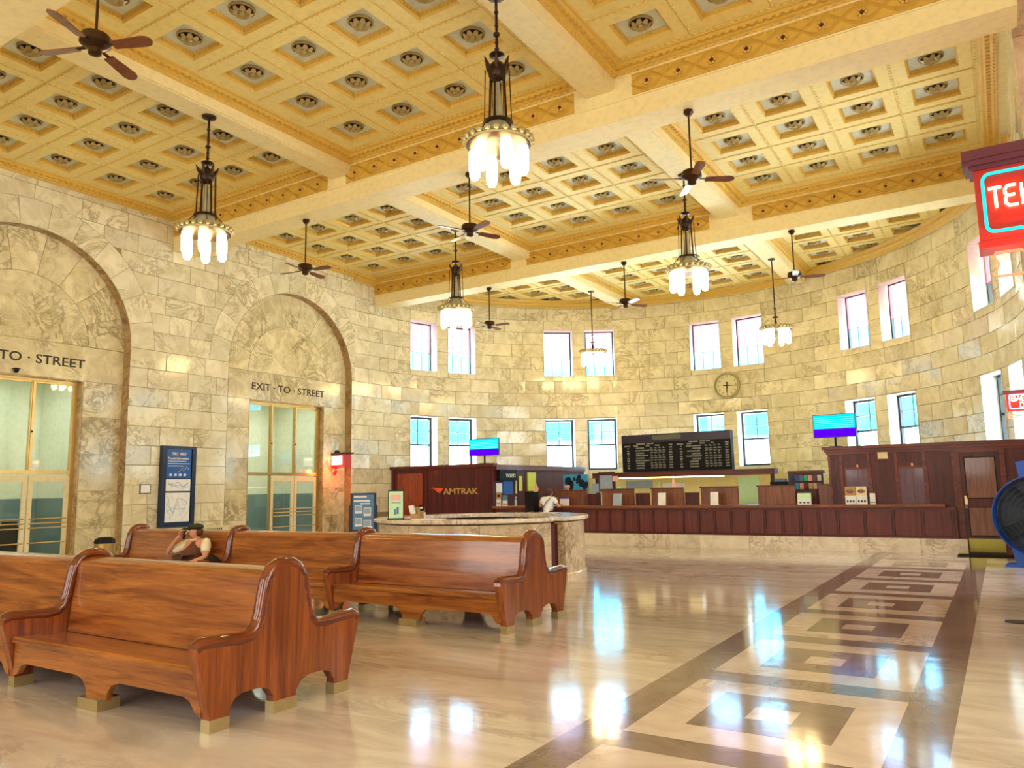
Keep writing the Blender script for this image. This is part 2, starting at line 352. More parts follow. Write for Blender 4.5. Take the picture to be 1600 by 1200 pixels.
# ---- left wall: backing, coursed blocks, arches
wl = MB(); ARC = (8.19, 15.72); AR = 2.36; AZ = 5.1675
def arch_pts(yc, r, zc, n=24): return [(yc+r*math.cos(PI*i/n), zc+r*math.sin(PI*i/n)) for i in range(n+1)]
XB = WX-.016
ys = [4.42, 11.955, 18.43]
for yc, ya, yb in zip(ARC, ys[:-1], ys[1:]):
    pl = [(ya, 0), (ya, 9.3), (yb, 9.3), (yb, 0), (yc+AR, 0)]+arch_pts(yc, AR, AZ)+[(yc-AR, 0)]
    wl.add([(XB, *p) for p in pl], [tuple(range(len(pl)))])
wl.box(XB-.3, XB, -8, 4.42, 0, 9.3)
wall_left = wl.build('wall_left', M_joint); tag(wall_left, 'long wall of cream marble blocks with two arched exits', kind='structure')
def put_blocks(parent, items, limit=300):
    """items: (centre, rotz, width, height); the largest in view become parts, the rest one joined part"""
    items = sorted(items, key=lambda t: -shown(t[0], t[2]*t[3]))
    for c, rz, wd, h in items[:limit]: obj('block', UB, parent, c, (0, 0, rz), (1, wd-GAP, h-GAP))
    if items[limit:]:
        mb = MB()
        for c, rz, wd, h in items[limit:]: mb.merge(UB, Matrix.Translation(c) @ Matrix.Rotation(rz, 4, 'Z') @ Matrix.Diagonal((1, wd-GAP, h-GAP, 1)))
        tag(mb.build('block_remainder', M_wall, parent), kind='stuff')
rng = random.Random(3); items = []
VR = 2.98
for ci, (z0, z1) in enumerate(courses(0)):
    z0 = max(z0, 0); z1 = min(z1, 8.70)
    if z1-z0 < .05: continue
    if z1 <= AZ+.01: spans = [(3.6, ARC[0]-AR), (ARC[0]+AR, ARC[1]-AR), (ARC[1]+AR, 18.43)]
    else: spans = [(3.6, 18.43)]
    for a, b in spans:
        y = a-(.5 if ci % 2 else 0)*rng.uniform(.7, 1)
        cuts = [a]; 
        while True:
            y += rng.choice((.62, .86, .95, 1.05, 1.12))
            if y > b-.3: break
            if y-cuts[-1] > .3: cuts.append(y)
        cuts.append(b)
        for ya, yb in zip(cuts[:-1], cuts[1:]):
            if z1 <= AZ+.01: items.append((Vector((WX, (ya+yb)/2, (z0+z1)/2)), 0, yb-ya, z1-z0)); continue
            yc = min(ARC, key=lambda q: abs(q-(ya+yb)/2)); g = GAP/2
            per = []
            N_ = 8
            for i in range(N_): per.append((ya+g+(yb-ya-2*g)*i/N_, z0+g))
            for i in range(4): per.append((yb-g, z0+g+(z1-z0-2*g)*i/4))
            for i in range(N_): per.append((yb-g-(yb-ya-2*g)*i/N_, z1-g))
            for i in range(4): per.append((ya+g, z1-g-(z1-z0-2*g)*i/4))
            ins = [math.hypot(p[0]-yc, p[1]-AZ) < VR for p in per]
            if not any(ins): items.append((Vector((WX, (ya+yb)/2, (z0+z1)/2)), 0, yb-ya, z1-z0)); continue
            if all(ins): continue
            pp = []
            for p, q in zip(per, ins):
                if q:
                    d = math.hypot(p[0]-yc, p[1]-AZ) or 1; p = (yc+(p[0]-yc)*VR/d, AZ+(p[1]-AZ)*VR/d)
                    p = (min(max(p[0], ya+g), yb-g), min(max(p[1], z0+g), z1-g)) if False else p
                if not pp or math.hypot(p[0]-pp[-1][0], p[1]-pp[-1][1]) > .004: pp.append(p)
            if len(pp) > 2:
                a_ = abs(sum(pp[i][0]*pp[(i+1) % len(pp)][1]-pp[(i+1) % len(pp)][0]*pp[i][1] for i in range(len(pp))))/2
                if a_ > .015: MB().prism(pp, 'x', WX-.02, WX).build('block', M_wall, wall_left)
put_blocks(wall_left, items, 230)
def wedge(yc, zc, r0_, r1_, a0, a1, n=4):
    g0, g1 = GAP/2/r0_, GAP/2/r1_
    return [(yc+r0_*math.cos(a0+g0+(a1-a0-2*g0)*i/n), zc+r0_*math.sin(a0+g0+(a1-a0-2*g0)*i/n)) for i in range(n+1)] + \
           [(yc+r1_*math.cos(a1-g1-(a1-a0-2*g1)*i/n), zc+r1_*math.sin(a1-g1-(a1-a0-2*g1)*i/n)) for i in range(n+1)]
NX = WX-.28                              # face of the recessed arch panel
for di, yc in enumerate(ARC):
    for k in range(13): MB().prism(wedge(yc, AZ, AR+.005, VR-.008, PI*k/13, PI*(k+1)/13), 'x', WX-.02, WX).build('voussoir', M_wall, wall_left)
    # arch reveal
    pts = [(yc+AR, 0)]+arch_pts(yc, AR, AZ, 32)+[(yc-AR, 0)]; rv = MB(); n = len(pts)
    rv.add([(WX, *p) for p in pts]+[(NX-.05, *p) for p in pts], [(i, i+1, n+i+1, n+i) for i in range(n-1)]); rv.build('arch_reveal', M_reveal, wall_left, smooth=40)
    # recessed panel: backing, ring of voussoirs, lunette, lintel, side slabs
    pl = [(yc-2.6, 0), (yc-2.6, 7.9), (yc+2.6, 7.9), (yc+2.6, 0), (yc+1.43, 0), (yc+1.43, 4.26), (yc-1.43, 4.26), (yc-1.43, 0)]
    MB().add([(NX-.016, *p) for p in pl], [tuple(range(8))]).build('panel_backing', M_joint, wall_left)
    for k in range(9): MB().prism(wedge(yc, 5.07, 1.50, 2.56, PI*k/9, PI*(k+1)/9), 'x', NX-.02, NX).build('voussoir', M_niche, wall_left)
    MB().prism(arch_pts(yc, 1.49, 5.07, 20), 'x', NX-.02, NX).build('lunette', M_niche, wall_left)
    li = MB().prism([(yc-2.5, 4.265), (yc+2.5, 4.265), (yc+2.5, 5.06), (yc-2.5, 5.06)], 'x', NX-.02, NX).build('lintel', M_niche, wall_left)
    tm = MB()
    tm.merge(text_mesh('EXIT · TO · STREET', .285, .003, .004, .93), face_x(NX+.002, yc+.03, 4.64))
    yy = [v[1] for v in tm.v]; s_ = 2.78/(max(yy)-min(yy)); tm.v = [(v[0], yc+.03+(v[1]-yc-.03)*s_, v[2]) for v in tm.v]
    tm.build('lettering', M_engr, li)['label'] = 'dark engraved letters EXIT TO STREET'
    zs = [0, .88, 1.73, 2.58, 3.43, 4.26]
    for sgn in (-1, 1):
        for za, zb in zip(zs[:-1], zs[1:]):
            a, b = sorted((yc+sgn*1.435, yc+sgn*2.5)); MB().prism([(a, za+.005), (b, za+.005), (b, zb-.005), (a, zb-.005)], 'x', NX-.02, NX).build('side_slab', M_niche, wall_left)
    # door in its opening
    DX = WX-.50
    d = struct('door_%d' % (di+1), 'tall gilt framed glass exit doors with transom lights under the engraved lintel')
    fr = frame(MB(), 'x', DX-.06, NX-.01, yc-1.43, yc+1.43, 0, 4.26, .03, .025, 0)
    fr.build('stone_jamb', M_reveal, d)
    f2 = MB()
    frame(f2, 'x', DX-.05, DX+.02, yc-1.40, yc+1.40, 0, 4.235, .09, .09, 0); frame(f2, 'x', DX+.02, DX+.06, yc-1.40, yc+1.40, 0, 4.235, .05, .05, 0)
    f2.build('frame', M_gilt, d)
    MB().box(DX-.04, DX+.05, yc-1.31, yc+1.31, 2.11, 2.20).box(DX+.05, DX+.07, yc-1.31, yc+1.31, 2.14, 2.17).build('transom_bar', M_gilt, d)
    for ym in (yc-.46, yc+.44):
        mu = MB().box(DX-.03, DX+.04, ym-.045, ym+.045, 2.2, 4.19).box(DX+.04, DX+.06, ym-.02, ym+.02, 2.2, 4.19).build('mullion', M_gilt, d)
        MB().lathe([(.0, .03), (.02, .025), (.025, 0)], (DX+.06, ym, 3.05), 8, axis='x').build('boss', M_iron, mu)
    for a, b in ((yc-1.34, yc-.5), (yc-.41, yc+.4), (yc+.48, yc+1.34)):
        MB().box(DX-.012, DX, a, b, 2.2, 4.2).build('transom_pane', M_dglass, d)
    MB().box(DX-.012, DX, yc-1.34, yc-.5, 0.05, 2.11).build('side_pane', M_dglass, d)
    MB().box(DX-.03, DX+.04, yc-.50, yc-.44, 0, 2.11).build('post', M_gilt, d)
    for a, b in ((yc-.43, yc+.43), (yc+.46, yc+1.33)):
        lf = frame(MB(), 'x', DX-.02, DX+.03, a, b, .02, 2.08, .09, .13, .26)
        leaf = lf.build('door_leaf', M_cream, d)
        MB().box(DX, DX+.008, a+.09, b-.09, .28, 1.95).build('glass', M_dglass, leaf)
        for z in (1.14, 1.04, .94, .62): MB().tube([(DX+.06, a+.04, z), (DX+.06, b-.04, z)], .014).build('push_bar', M_gilt, leaf)
    # vestibule beyond
    v = MB(); v.box(DX-2.6, DX-2.55, yc-2.4, yc+2.4, 1.58, 4.6); v.box(DX-2.6, DX-.1, yc+1.9, yc+1.95, 1.58, 4.6); v.box(DX-2.6, DX-.1, yc-2.4, yc+2.4, 4.55, 4.6); v.box(DX-2.6, DX-.1, yc-2.45, yc-2.4, 0, 4.6)
    ve = v.build('wall_vestibule', M_vest); tag(ve, 'pale cream vestibule wall behind exit doors', kind='structure')
    MB().box(DX-2.6, DX-2.53, yc-.2, yc+2.4, 0, 1.58).box(DX-2.6, DX-.1, yc+1.88, yc+1.95, 0, 1.58).build('wainscot', M_wains, ve)
    og = MB(); og.box(DX-2.6, DX-2.52, yc-.3, yc-.2, 0, 1.58).box(DX-2.6, DX-2.52, yc-1.3, yc-1.22, 0, 2.5).box(DX-2.6, DX-2.52, yc-2.4, yc+.0, 1.5, 1.58)
    og.build('outer_door_frame', M_gilt, ve)
    MB().box(DX-2.57, DX-2.56, yc-2.4, yc-.25, 0, 1.55).build('outer_pane', M_frost, ve)

# ---- apse wall: backing with window openings, blocks, windows
PAIRS = (157.25, 123.0, 88.0, 53.0, 18.0); HW = R(3.45)
WIN = []
for pc in PAIRS:
    for s_ in (5.0, -5.0):
        a = R(pc+s_)
        WIN.append((a, 2.25, 4.19, 0)); WIN.append((a, 5.85, 7.62, 1))
A0, A1 = R(-2), R(181.5)
angs = sorted(set([A0+(A1-A0)*i/90 for i in range(91)]+[w_[0]+q for w_ in WIN for q in (-HW, HW)])); zz = [0, 2.25, 4.19, 5.85, 7.62, 9.3]
bk = MB(); RB = CR+.014
for a, b in zip(angs[:-1], angs[1:]):
    for z0, z1 in zip(zz[:-1], zz[1:]):
        m_ = (a+b)/2
        if any(abs(m_-w_[0]) < HW and z0 >= w_[1]-.01 and z1 <= w_[2]+.01 for w_ in WIN): continue
        bk.add([(CX+RB*math.cos(t), CY+RB*math.sin(t), z) for t, z in ((a, z0), (b, z0), (b, z1), (a, z1))], [(0, 1, 2, 3)])
wall_apse = bk.build('wall_apse', M_joint); tag(wall_apse, 'curved end wall of cream marble blocks with paired windows', kind='structure')
rng = random.Random(11); items = []
def seg_blocks(a, b, z0, z1, stag):
    L_ = (b-a)*CR
    if L_ < .05: return
    n = max(1, round(L_/1.13)); st = (b-a)/n; cuts = [a]
    if n > 1:
        off = (.5 if stag else 0)*st
        cuts += [a+st*i-(off if stag else 0)+rng.uniform(-.12, .12)*st for i in range(1, n+(1 if stag else 0))]
    cuts.append(b); cuts = sorted(c for c in cuts if a <= c <= b)
    cuts = [c for i, c in enumerate(cuts) if i in (0, len(cuts)-1) or (c-a)*CR > .25 and (b-c)*CR > .25]
    for p, q in zip(cuts[:-1], cuts[1:]):
        m_ = (p+q)/2; r_ = CR*math.cos((q-p)/2)
        items.append((Vector((CX+r_*math.cos(m_), CY+r_*math.sin(m_), (z0+z1)/2)), m_+PI, 2*CR*math.sin((q-p)/2), z1-z0))
for ci, (z0, z1) in enumerate(courses(1.3)):
    z1 = min(z1, 8.72)
    if z1-z0 < .05: continue
    hit = sorted(w_ for w_ in WIN if w_[1] < z1-.01 and w_[2] > z0+.01)
    e = A0
    for w_ in hit:
        seg_blocks(e, w_[0]-HW, z0, z1, ci % 2); e = w_[0]+HW
        if w_[1] > z0+.04: seg_blocks(w_[0]-HW, w_[0]+HW, z0, w_[1], 0)
        if w_[2] < z1-.04: seg_blocks(w_[0]-HW, w_[0]+HW, w_[2], z1, 0)
    seg_blocks(e, A1, z0, z1, ci % 2)
put_blocks(wall_apse, items, 300)

hw = CR*math.sin(HW); D_ = .40
def lowwin_parts():
    z0, z1 = 2.25, 4.19; out = []
    j = MB().box(-.02, D_+.1, -hw-.02, -hw, z0, z1).box(-.02, D_+.1, hw, hw+.02, z0, z1).box(-.02, D_+.1, -hw, hw, z1, z1+.02).box(-.02, D_+.1, -hw, hw, z0-.04, z0); out.append(('jamb', j, M_reveal_w))
    f = frame(MB(), 'x', D_-.05, D_+.05, -hw, hw, z0, z1, .07, .07, .08); out.append(('frame', f, M_wframe))
    zm = z0+.47*(z1-z0)+.05
    out.append(('meeting_rail', MB().box(D_-.03, D_+.04, -hw, hw, zm-.03, zm+.03), M_wframe))
    out.append(('muntin', MB().box(D_-.01, D_+.03, -.015, .015, zm, z1).box(D_-.01, D_+.03, -hw, hw, (zm+z1)/2-.012, (zm+z1)/2+.012), M_wframe))
    for s0, s1, t0, t1 in ((-hw+.07, -.015, zm+.03, (zm+z1)/2-.012), (.015, hw-.07, zm+.03, (zm+z1)/2-.012), (-hw+.07, -.015, (zm+z1)/2+.012, z1-.07), (.015, hw-.07, (zm+z1)/2+.012, z1-.07)):
        out.append(('pane', MB().box(D_+.005, D_+.012, s0, s1, t0, t1), M_glass))
    out.append(('lower_pane', MB().box(D_+.005, D_+.012, -hw+.07, hw-.07, z0+.08, zm-.03), M_glass))
    return out
def upwin_parts():
    z0, z1 = 5.85, 7.62; out = []
    j = MB().box(-.02, D_+.1, -hw-.02, -hw, z0, z1).box(-.02, D_+.1, hw, hw+.02, z0, z1).box(-.02, D_+.1, -hw, hw, z1, z1+.02).box(-.02, D_+.1, -hw, hw, z0-.04, z0); out.append(('jamb', j, M_reveal_w))
    f = frame(MB(), 'x', D_-.05, D_+.05, -hw, hw, z0, z1, .05); out.append(('frame', f, M_wframe))
    for y in (-.19, .19): out.append(('muntin', MB().box(D_+.0, D_+.03, y-.01, y+.01, z0, z1), M_wframe))
    out.append(('pane', MB().box(D_+.035, D_+.04, -hw+.05, hw-.05, z0+.05, z1-.05), M_glass))
    bl = MB(); nb = 26; zb = z0+.40*(z1-z0)
    for k in range(nb):
        z = zb+(z1-.05-zb)*(k+.5)/nb; bl.add([(D_-.075, -hw+.055, z-.018), (D_-.075, hw-.055, z-.018), (D_-.06, hw-.055, z+.022), (D_-.06, -hw+.055, z+.022)], [(0, 1, 2, 3)])
    bl.box(D_-.085, D_-.055, -hw+.055, hw-.055, zb-.03, zb-.01)
    out.append(('blind', bl, M_blind))
    return out
protos = [[(n, mb.mesh(n, m_)) for n, mb, m_ in fn()] for fn in (lowwin_parts, upwin_parts)]
WIN.sort(key=lambda w_: (-w_[0], w_[1]))
for i, (a, z0, z1, kind) in enumerate(WIN):
    o = struct('window_%d' % (i+1), ('lower double hung sash window in the curved wall', 'upper window with half drawn blind in the curved wall')[kind])
    o.location = (CX+CR*math.cos(HW)*math.cos(a), CY+CR*math.cos(HW)*math.sin(a), 0); o.rotation_euler = (0, 0, a)
    for n, me in protos[kind]: obj(n, me, o)

# ---- right wall and pier at the side opening, rear and side walls with tall windows
pl = [(13.1, 0), (13.1, 9.3), (18.43, 9.3), (18.43, 0), (15.72+AR, 0)]+arch_pts(15.72, AR, AZ)+[(15.72-AR, 0)]
wr = MB().prism(pl, 'x', RX+.016, RX+.4); wall_right = wr.build('wall_right', M_joint); tag(wall_right, 'short right wall of marble with an arched side opening', kind='structure')
items = []
for ci, (z0, z1) in enumerate(courses(0)):
    z0 = max(z0, 0); z1 = min(z1, 8.72)
    if z1-z0 < .05: continue
    cuts = [13.03, 13.36]+[13.36+1.0*(k+(.5 if ci % 2 else 1)) for k in range(5)]; cuts = [c for c in cuts if c < 17.9]+[18.08, 18.43]
    for a, b in zip(cuts[:-1], cuts[1:]):
        m_ = (a+b)/2
        if (abs(m_-15.72) < AR and z0 < AZ) or any(math.hypot(y-15.72, z0-AZ) < AR for y in (a+.02, b-.02)): continue
        items.append((Vector((RX, m_, (z0+z1)/2)), PI, b-a, z1-z0))
put_blocks(wall_right, items, 300)
pr_ = MB().box(RX+.016, 3.6, 13.016, 13.4, 0, 9.3); wp = pr_.build('wall_pier', M_joint); tag(wp, 'pink marble pier beside the side opening', kind='structure')
for ci in range(10):
    for a, b in ((RX, 1.9), (1.9, 3.6)) if ci % 2 else ((RX, 1.3), (1.3, 2.6), (2.6, 3.6)):
        MB().box(a+.005, b-.005, 13.0, 13.02, .9*ci+.005, .9*ci+.895).build('block', M_pier, wp)
bw = MB()
def holed(mk, a0, a1, z1, holes):
    e = a0
    for h0, h1, hz0, hz1 in holes:
        mk(e, h0, 0, z1); mk(h0, h1, 0, hz0); mk(h0, h1, hz1, z1); e = h1
    mk(e, a1, 0, z1)
holed(lambda a, b, c, d_: bw.box(a, b, -7.2, -6.8, c, d_), -18, 6, 9.3, [(x-1.8, x+1.8, 1.8, 7.4) for x in (-14.7, -8.4, -2.2)])
o = bw.build('wall_rear', M_wall); tag(o, 'rear wall with three tall windows behind the viewer', kind='structure')
for x in (-14.7, -8.4, -2.2): MB().box(x-1.8, x+1.8, -7.05, -7.0, 1.8, 7.4).build('sky_blocker', M_cream, o)  # unseen sheets added to keep sky light out of the rear openings
sw = MB(); holed(lambda a, b, c, d_: sw.box(5.0, 5.4, a, b, c, d_), -8, 13.4, 9.3, [(-4.4, -.6, 1.8, 7.0), (2.1, 5.9, 1.8, 7.0)]); holed(lambda a, b, c, d_: sw.box(5.0, 5.4, a, b, c, d_), 13.4, 19.0, 9.3, [(13.8, 17.6, 1.8, 7.0)]); sw.box(5.38, 5.4, 13.4, 13.41, 0, 9.3).box(RX+.4, 5.4, 18.6, 19.0, 0, 9.3)
o = sw.build('wall_concourse', M_wall); [MB().box(5.2, 5.25, y-1.9, y+1.9, 1.8, 7.0).build('sky_blocker', M_cream, o) for y in (-2.5, 4.0, 15.7)]; tag(o, 'side concourse wall with three tall windows', kind='structure')  # same added sheets block the sky in the concourse openings

# ---- ceiling
BX = (-11.60, -5.365); BW = .28                       # long beams
TB = ((4.04, 4.65), (11.57, 12.17), (19.10, 19.70))   # cross beams
BAYX = ((-14.69, WX, BX[0]-BW), (-8.47, BX[0]+BW, BX[1]-BW), (-2.30, BX[1]+BW, RX))
ce_ = MB().box(-18, 6, -8, 28.2, 9.28, 9.4); ceiling = ce_.build('ceiling', M_gold); tag(ceiling, 'gold and cream coffered plaster ceiling with deep beams', kind='structure')
MB().box(-18, 6, -8, 4.04, ZC, 9.28).box(RX, 6, 4.04, 19.0, ZC, 9.28).build('plain_bay', M_gold, ceiling)
def coffer_mesh(cx, cy, hx=.395, hy=.36):
    m = MB(); a, b = cx/2, cy/2; d = .12
    o_ = [(-a, -b), (a, -b), (a, b), (-a, b)]; q = [(-hx, -hy), (hx, -hy), (hx, hy), (-hx, hy)]
    q2 = [(x*.93, y*.93) for x, y in q]; q3 = [(x*.89, y*.89) for x, y in q]
    V = [(*p, 0) for p in o_]+[(*p, 0) for p in q]+[(*p, .035) for p in q2]+[(*p, .075) for p in q2]+[(*p, .085) for p in q3]+[(*p, d) for p in q3]
    for lv in range(5):
        for i in range(4):
            j = (i+1) % 4; m.add([V[lv*4+i], V[lv*4+j], V[lv*4+4+j], V[lv*4+4+i]], [(0, 1, 2, 3)], 0 if lv == 0 else 1)
    n = 9                                              # egg-and-dart bumps round the opening
    for k in range(n):
        t = -1+2*(k+.5)/n
        m.cbox(t*hx*.9, hy*.95, .06, .045, .04, .04, 1); m.cbox(t*hx*.9, -hy*.95, .06, .045, .04, .04, 1)
        m.cbox(hx*.95, t*hy*.9, .06, .04, .045, .04, 1); m.cbox(-hx*.95, t*hy*.9, .06, .04, .045, .04, 1)
    k = 11                                             # bead strips on the cell edges
    for i in range(k):
        t = (i+.5)/k-.5
        m.cbox(t*cx, b, -.006, .06, .03, .014, 0); m.cbox(a, t*cy, -.006, .03, .06, .014, 0)
    m.box(-a, a, b-.04, b-.032, -.006, 0, 1); m.box(-a, a, b-.008, b, -.008, 0, 1); m.box(a-.04, a-.032, -b, b, -.006, 0, 1)
    return m.mesh('coffer', [M_gold, M_trim])
panel_me = MB().box(-.36, .36, -.33, .33, .118, .13).mesh('coffer_panel', M_panel)
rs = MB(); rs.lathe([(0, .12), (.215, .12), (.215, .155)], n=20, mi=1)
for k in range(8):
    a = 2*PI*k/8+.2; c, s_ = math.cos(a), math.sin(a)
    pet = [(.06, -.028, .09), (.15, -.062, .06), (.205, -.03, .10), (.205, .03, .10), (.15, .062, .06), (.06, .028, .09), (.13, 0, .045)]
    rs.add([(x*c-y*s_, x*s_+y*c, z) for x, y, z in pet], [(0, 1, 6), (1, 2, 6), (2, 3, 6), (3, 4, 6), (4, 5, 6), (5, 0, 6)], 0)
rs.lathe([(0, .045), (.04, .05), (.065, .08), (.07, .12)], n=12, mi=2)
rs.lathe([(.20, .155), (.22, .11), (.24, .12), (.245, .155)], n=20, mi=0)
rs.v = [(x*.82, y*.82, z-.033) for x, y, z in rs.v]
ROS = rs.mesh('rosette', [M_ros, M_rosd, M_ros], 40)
CELLX = 1.265; rows = []
for c_, n, cy in ((8.20, 5, 1.235), (15.63, 5, 1.20)): rows += [(c_+(k-(n-1)/2)*cy, cy) for k in range(n)]
rows += [(20.42+1.2*k, 1.2) for k in range(7)]
cm = {cy: coffer_mesh(CELLX, cy) for cy in (1.235, 1.20)}
for bx, xa, xb in BAYX:
    for k in range(4):
        x = bx+(k-1.5)*CELLX
        for y, cy in rows:
            if y > 19.7:
                nx, ny = max(abs(x-CX)-CELLX/2, 0), max(y-CY-.6, 0)
                if math.hypot(nx, ny) > CR-.1: continue
            c = obj('coffer', cm[cy], ceiling, (x, y, ZC)); obj('coffer_panel', panel_me, c); obj('rosette', ROS, c)
    # flat borders round the coffer fields
    fx0, fx1 = bx-2*CELLX, bx+2*CELLX; bd = MB()
    for y0, y1, f0, f1 in ((4.65, 11.57, rows[0][0]-.6175, rows[4][0]+.6175), (12.17, 19.1, rows[5][0]-.6, rows[9][0]+.6), (19.7, 27.6, 19.82, 27.6)):
        bd.box(xa-.05, fx0, y0, y1, ZC, ZC+.05).box(fx1, xb+.05, y0, y1, ZC, ZC+.05).box(fx0, fx1, y0, f0, ZC, ZC+.05)
        if f1 < y1: bd.box(fx0, fx1, f1, y1, ZC, ZC+.05)
    bd.build('coffer_border', M_gold, ceiling)
beams = []
for i, (y0, y1) in enumerate(TB):
    b = MB().box(WX-.02, RX+.02, y0, y1, 7.82, 9.28).box(WX, RX, y0-.015, y0, 7.82, 7.9).box(WX, RX, y0-.02, y0, 8.17, 8.2).box(WX, RX, y0-.02, y0, 8.585, 8.61).build('transverse_beam', M_beam, ceiling); beams.append(b)
fz = MB(); Lf = .5575; fz.box(-Lf/2, Lf/2, -.006, 0, 8.2-8.39, 8.585-8.39, 0)
for sg in (-1, 1):
    for off in (0, .035):
        pts = [(-Lf/2+Lf*i/12, sg*(.15-off*1.2)*math.cos(PI*(-.5+i/12))) for i in range(13)]
        for (xa, za), (xb, zb) in zip(pts[:-1], pts[1:]):
            fz.add([(xa, -.006, za-.022), (xb, -.006, zb-.022), (xb, -.045, zb), (xa, -.045, za), (xb, -.006, zb+.022), (xa, -.006, za+.022)], [(0, 1, 2, 3), (3, 2, 4, 5)], 0)
for k in range(6):
    a = 2*PI*k/6; fz.sphere((.052*math.cos(a), -.02, .052*math.sin(a)), (.03, .03, .03), 6, 4, 0)
fz.lathe([(0, -.06), (.022, -.055), (.03, 0)], (0, 0, 0), 8, 1, axis='y')
for k in range(4):
    x = -Lf/2+Lf*(k+.5)/4; fz.cbox(x, -.012, .178, .09, .02, .022, 0); fz.cbox(x, -.012, -.172, .09, .02, .022, 0)
FZ = fz.mesh('frieze_ornament', [M_frz, M_boss])
for i in (1, 2):
    for k in range(-25, 9):
        x = -3.919+Lf*k
        if x < WX+.2 or x > RX-.2 or any(abs(x-q) < BW+.12 for q in BX): continue
        obj('frieze_ornament', FZ, beams[i], (x, TB[i][0], 8.39))
for q in BX:
    for y0, y1 in ((4.65, 11.57), (12.17, 19.10), (19.7, 27.3)):
        MB().box(q-BW, q+BW, y0, y1, 8.42, 9.28).box(q-BW+.05, q+BW-.05, y0, y1, 8.405, 8.42).build('longitudinal_beam', M_beam, ceiling)
def cornice(mb, p0, p1, n, dent=True):
    p0, p1, n = Vector(p0), Vector(p1), Vector(n); L_ = (p1-p0).length; t = (p1-p0)/L_
    prof = [(0, 8.61), (.03, 8.61), (.05, 8.645), (.10, 8.66), (.10, 8.70), (.17, 8.705), (.20, 8.735), (.24, 8.74), (.26, ZC), (0, ZC)]
    vs = [(*(p+n*d), z) for p in (p0, p1) for d, z in prof]; k = len(prof)
    mb.add(vs, [(i, i+1, k+i+1, k+i) for i in range(k-1)])
    m_ = int(L_/.13) if dent else 0
    a = math.atan2(t.y, t.x)
    for i in range(m_):
        p = p0+t*((i+.5)*L_/m_)+n*.135; mb.cbox(p.x, p.y, 8.695, .065, .07, .035, 0, a)
        p = p0+t*((i+.5)*L_/m_)+n*.045; mb.cbox(p.x, p.y, 8.632, .05, .03, .03, 0, a)
for bx, xa, xb in BAYX:
    for y0, y1 in ((4.65, 11.57), (12.17, 19.10)):
        c = MB(); xr = xb if xb < 0 else .55
        cornice(c, (xa, y0), (xa, y1), (1, 0)); cornice(c, (xr, y0), (xr, y1), (-1, 0)); cornice(c, (xa, y1), (xr, y1), (0, -1)); cornice(c, (xa, y0), (xr, y0), (0, 1), False)
        c.build('cornice', M_trim, ceiling)
    c = MB(); cornice(c, (xa if xa > WX else xa, 19.7), (xb if xb < 0 else .55, 19.7), (0, 1), False)
    if xa > WX: cornice(c, (xa, 19.7), (xa, 27), (1, 0), False)
    if xb < 0: cornice(c, (xb, 19.7), (xb, 27), (-1, 0), False)
    c.build('cornice', M_trim, ceiling)
MB().box(.55, RX, 4.65, 19.1, 8.62, 9.28).build('edge_beam', M_beam, ceiling)
MB().lathe([(CR+.02, 8.5), (CR-.03, 8.5), (CR-.05, 8.54), (CR-.12, 8.58), (CR-.14, 8.64), (CR-.22, 8.67), (CR-.25, ZC), (CR+.02, ZC)], (CX, CY, 0), 96, a0=R(-2), a1=R(182)).build('apse_cornice', M_trim, ceiling, smooth=35)

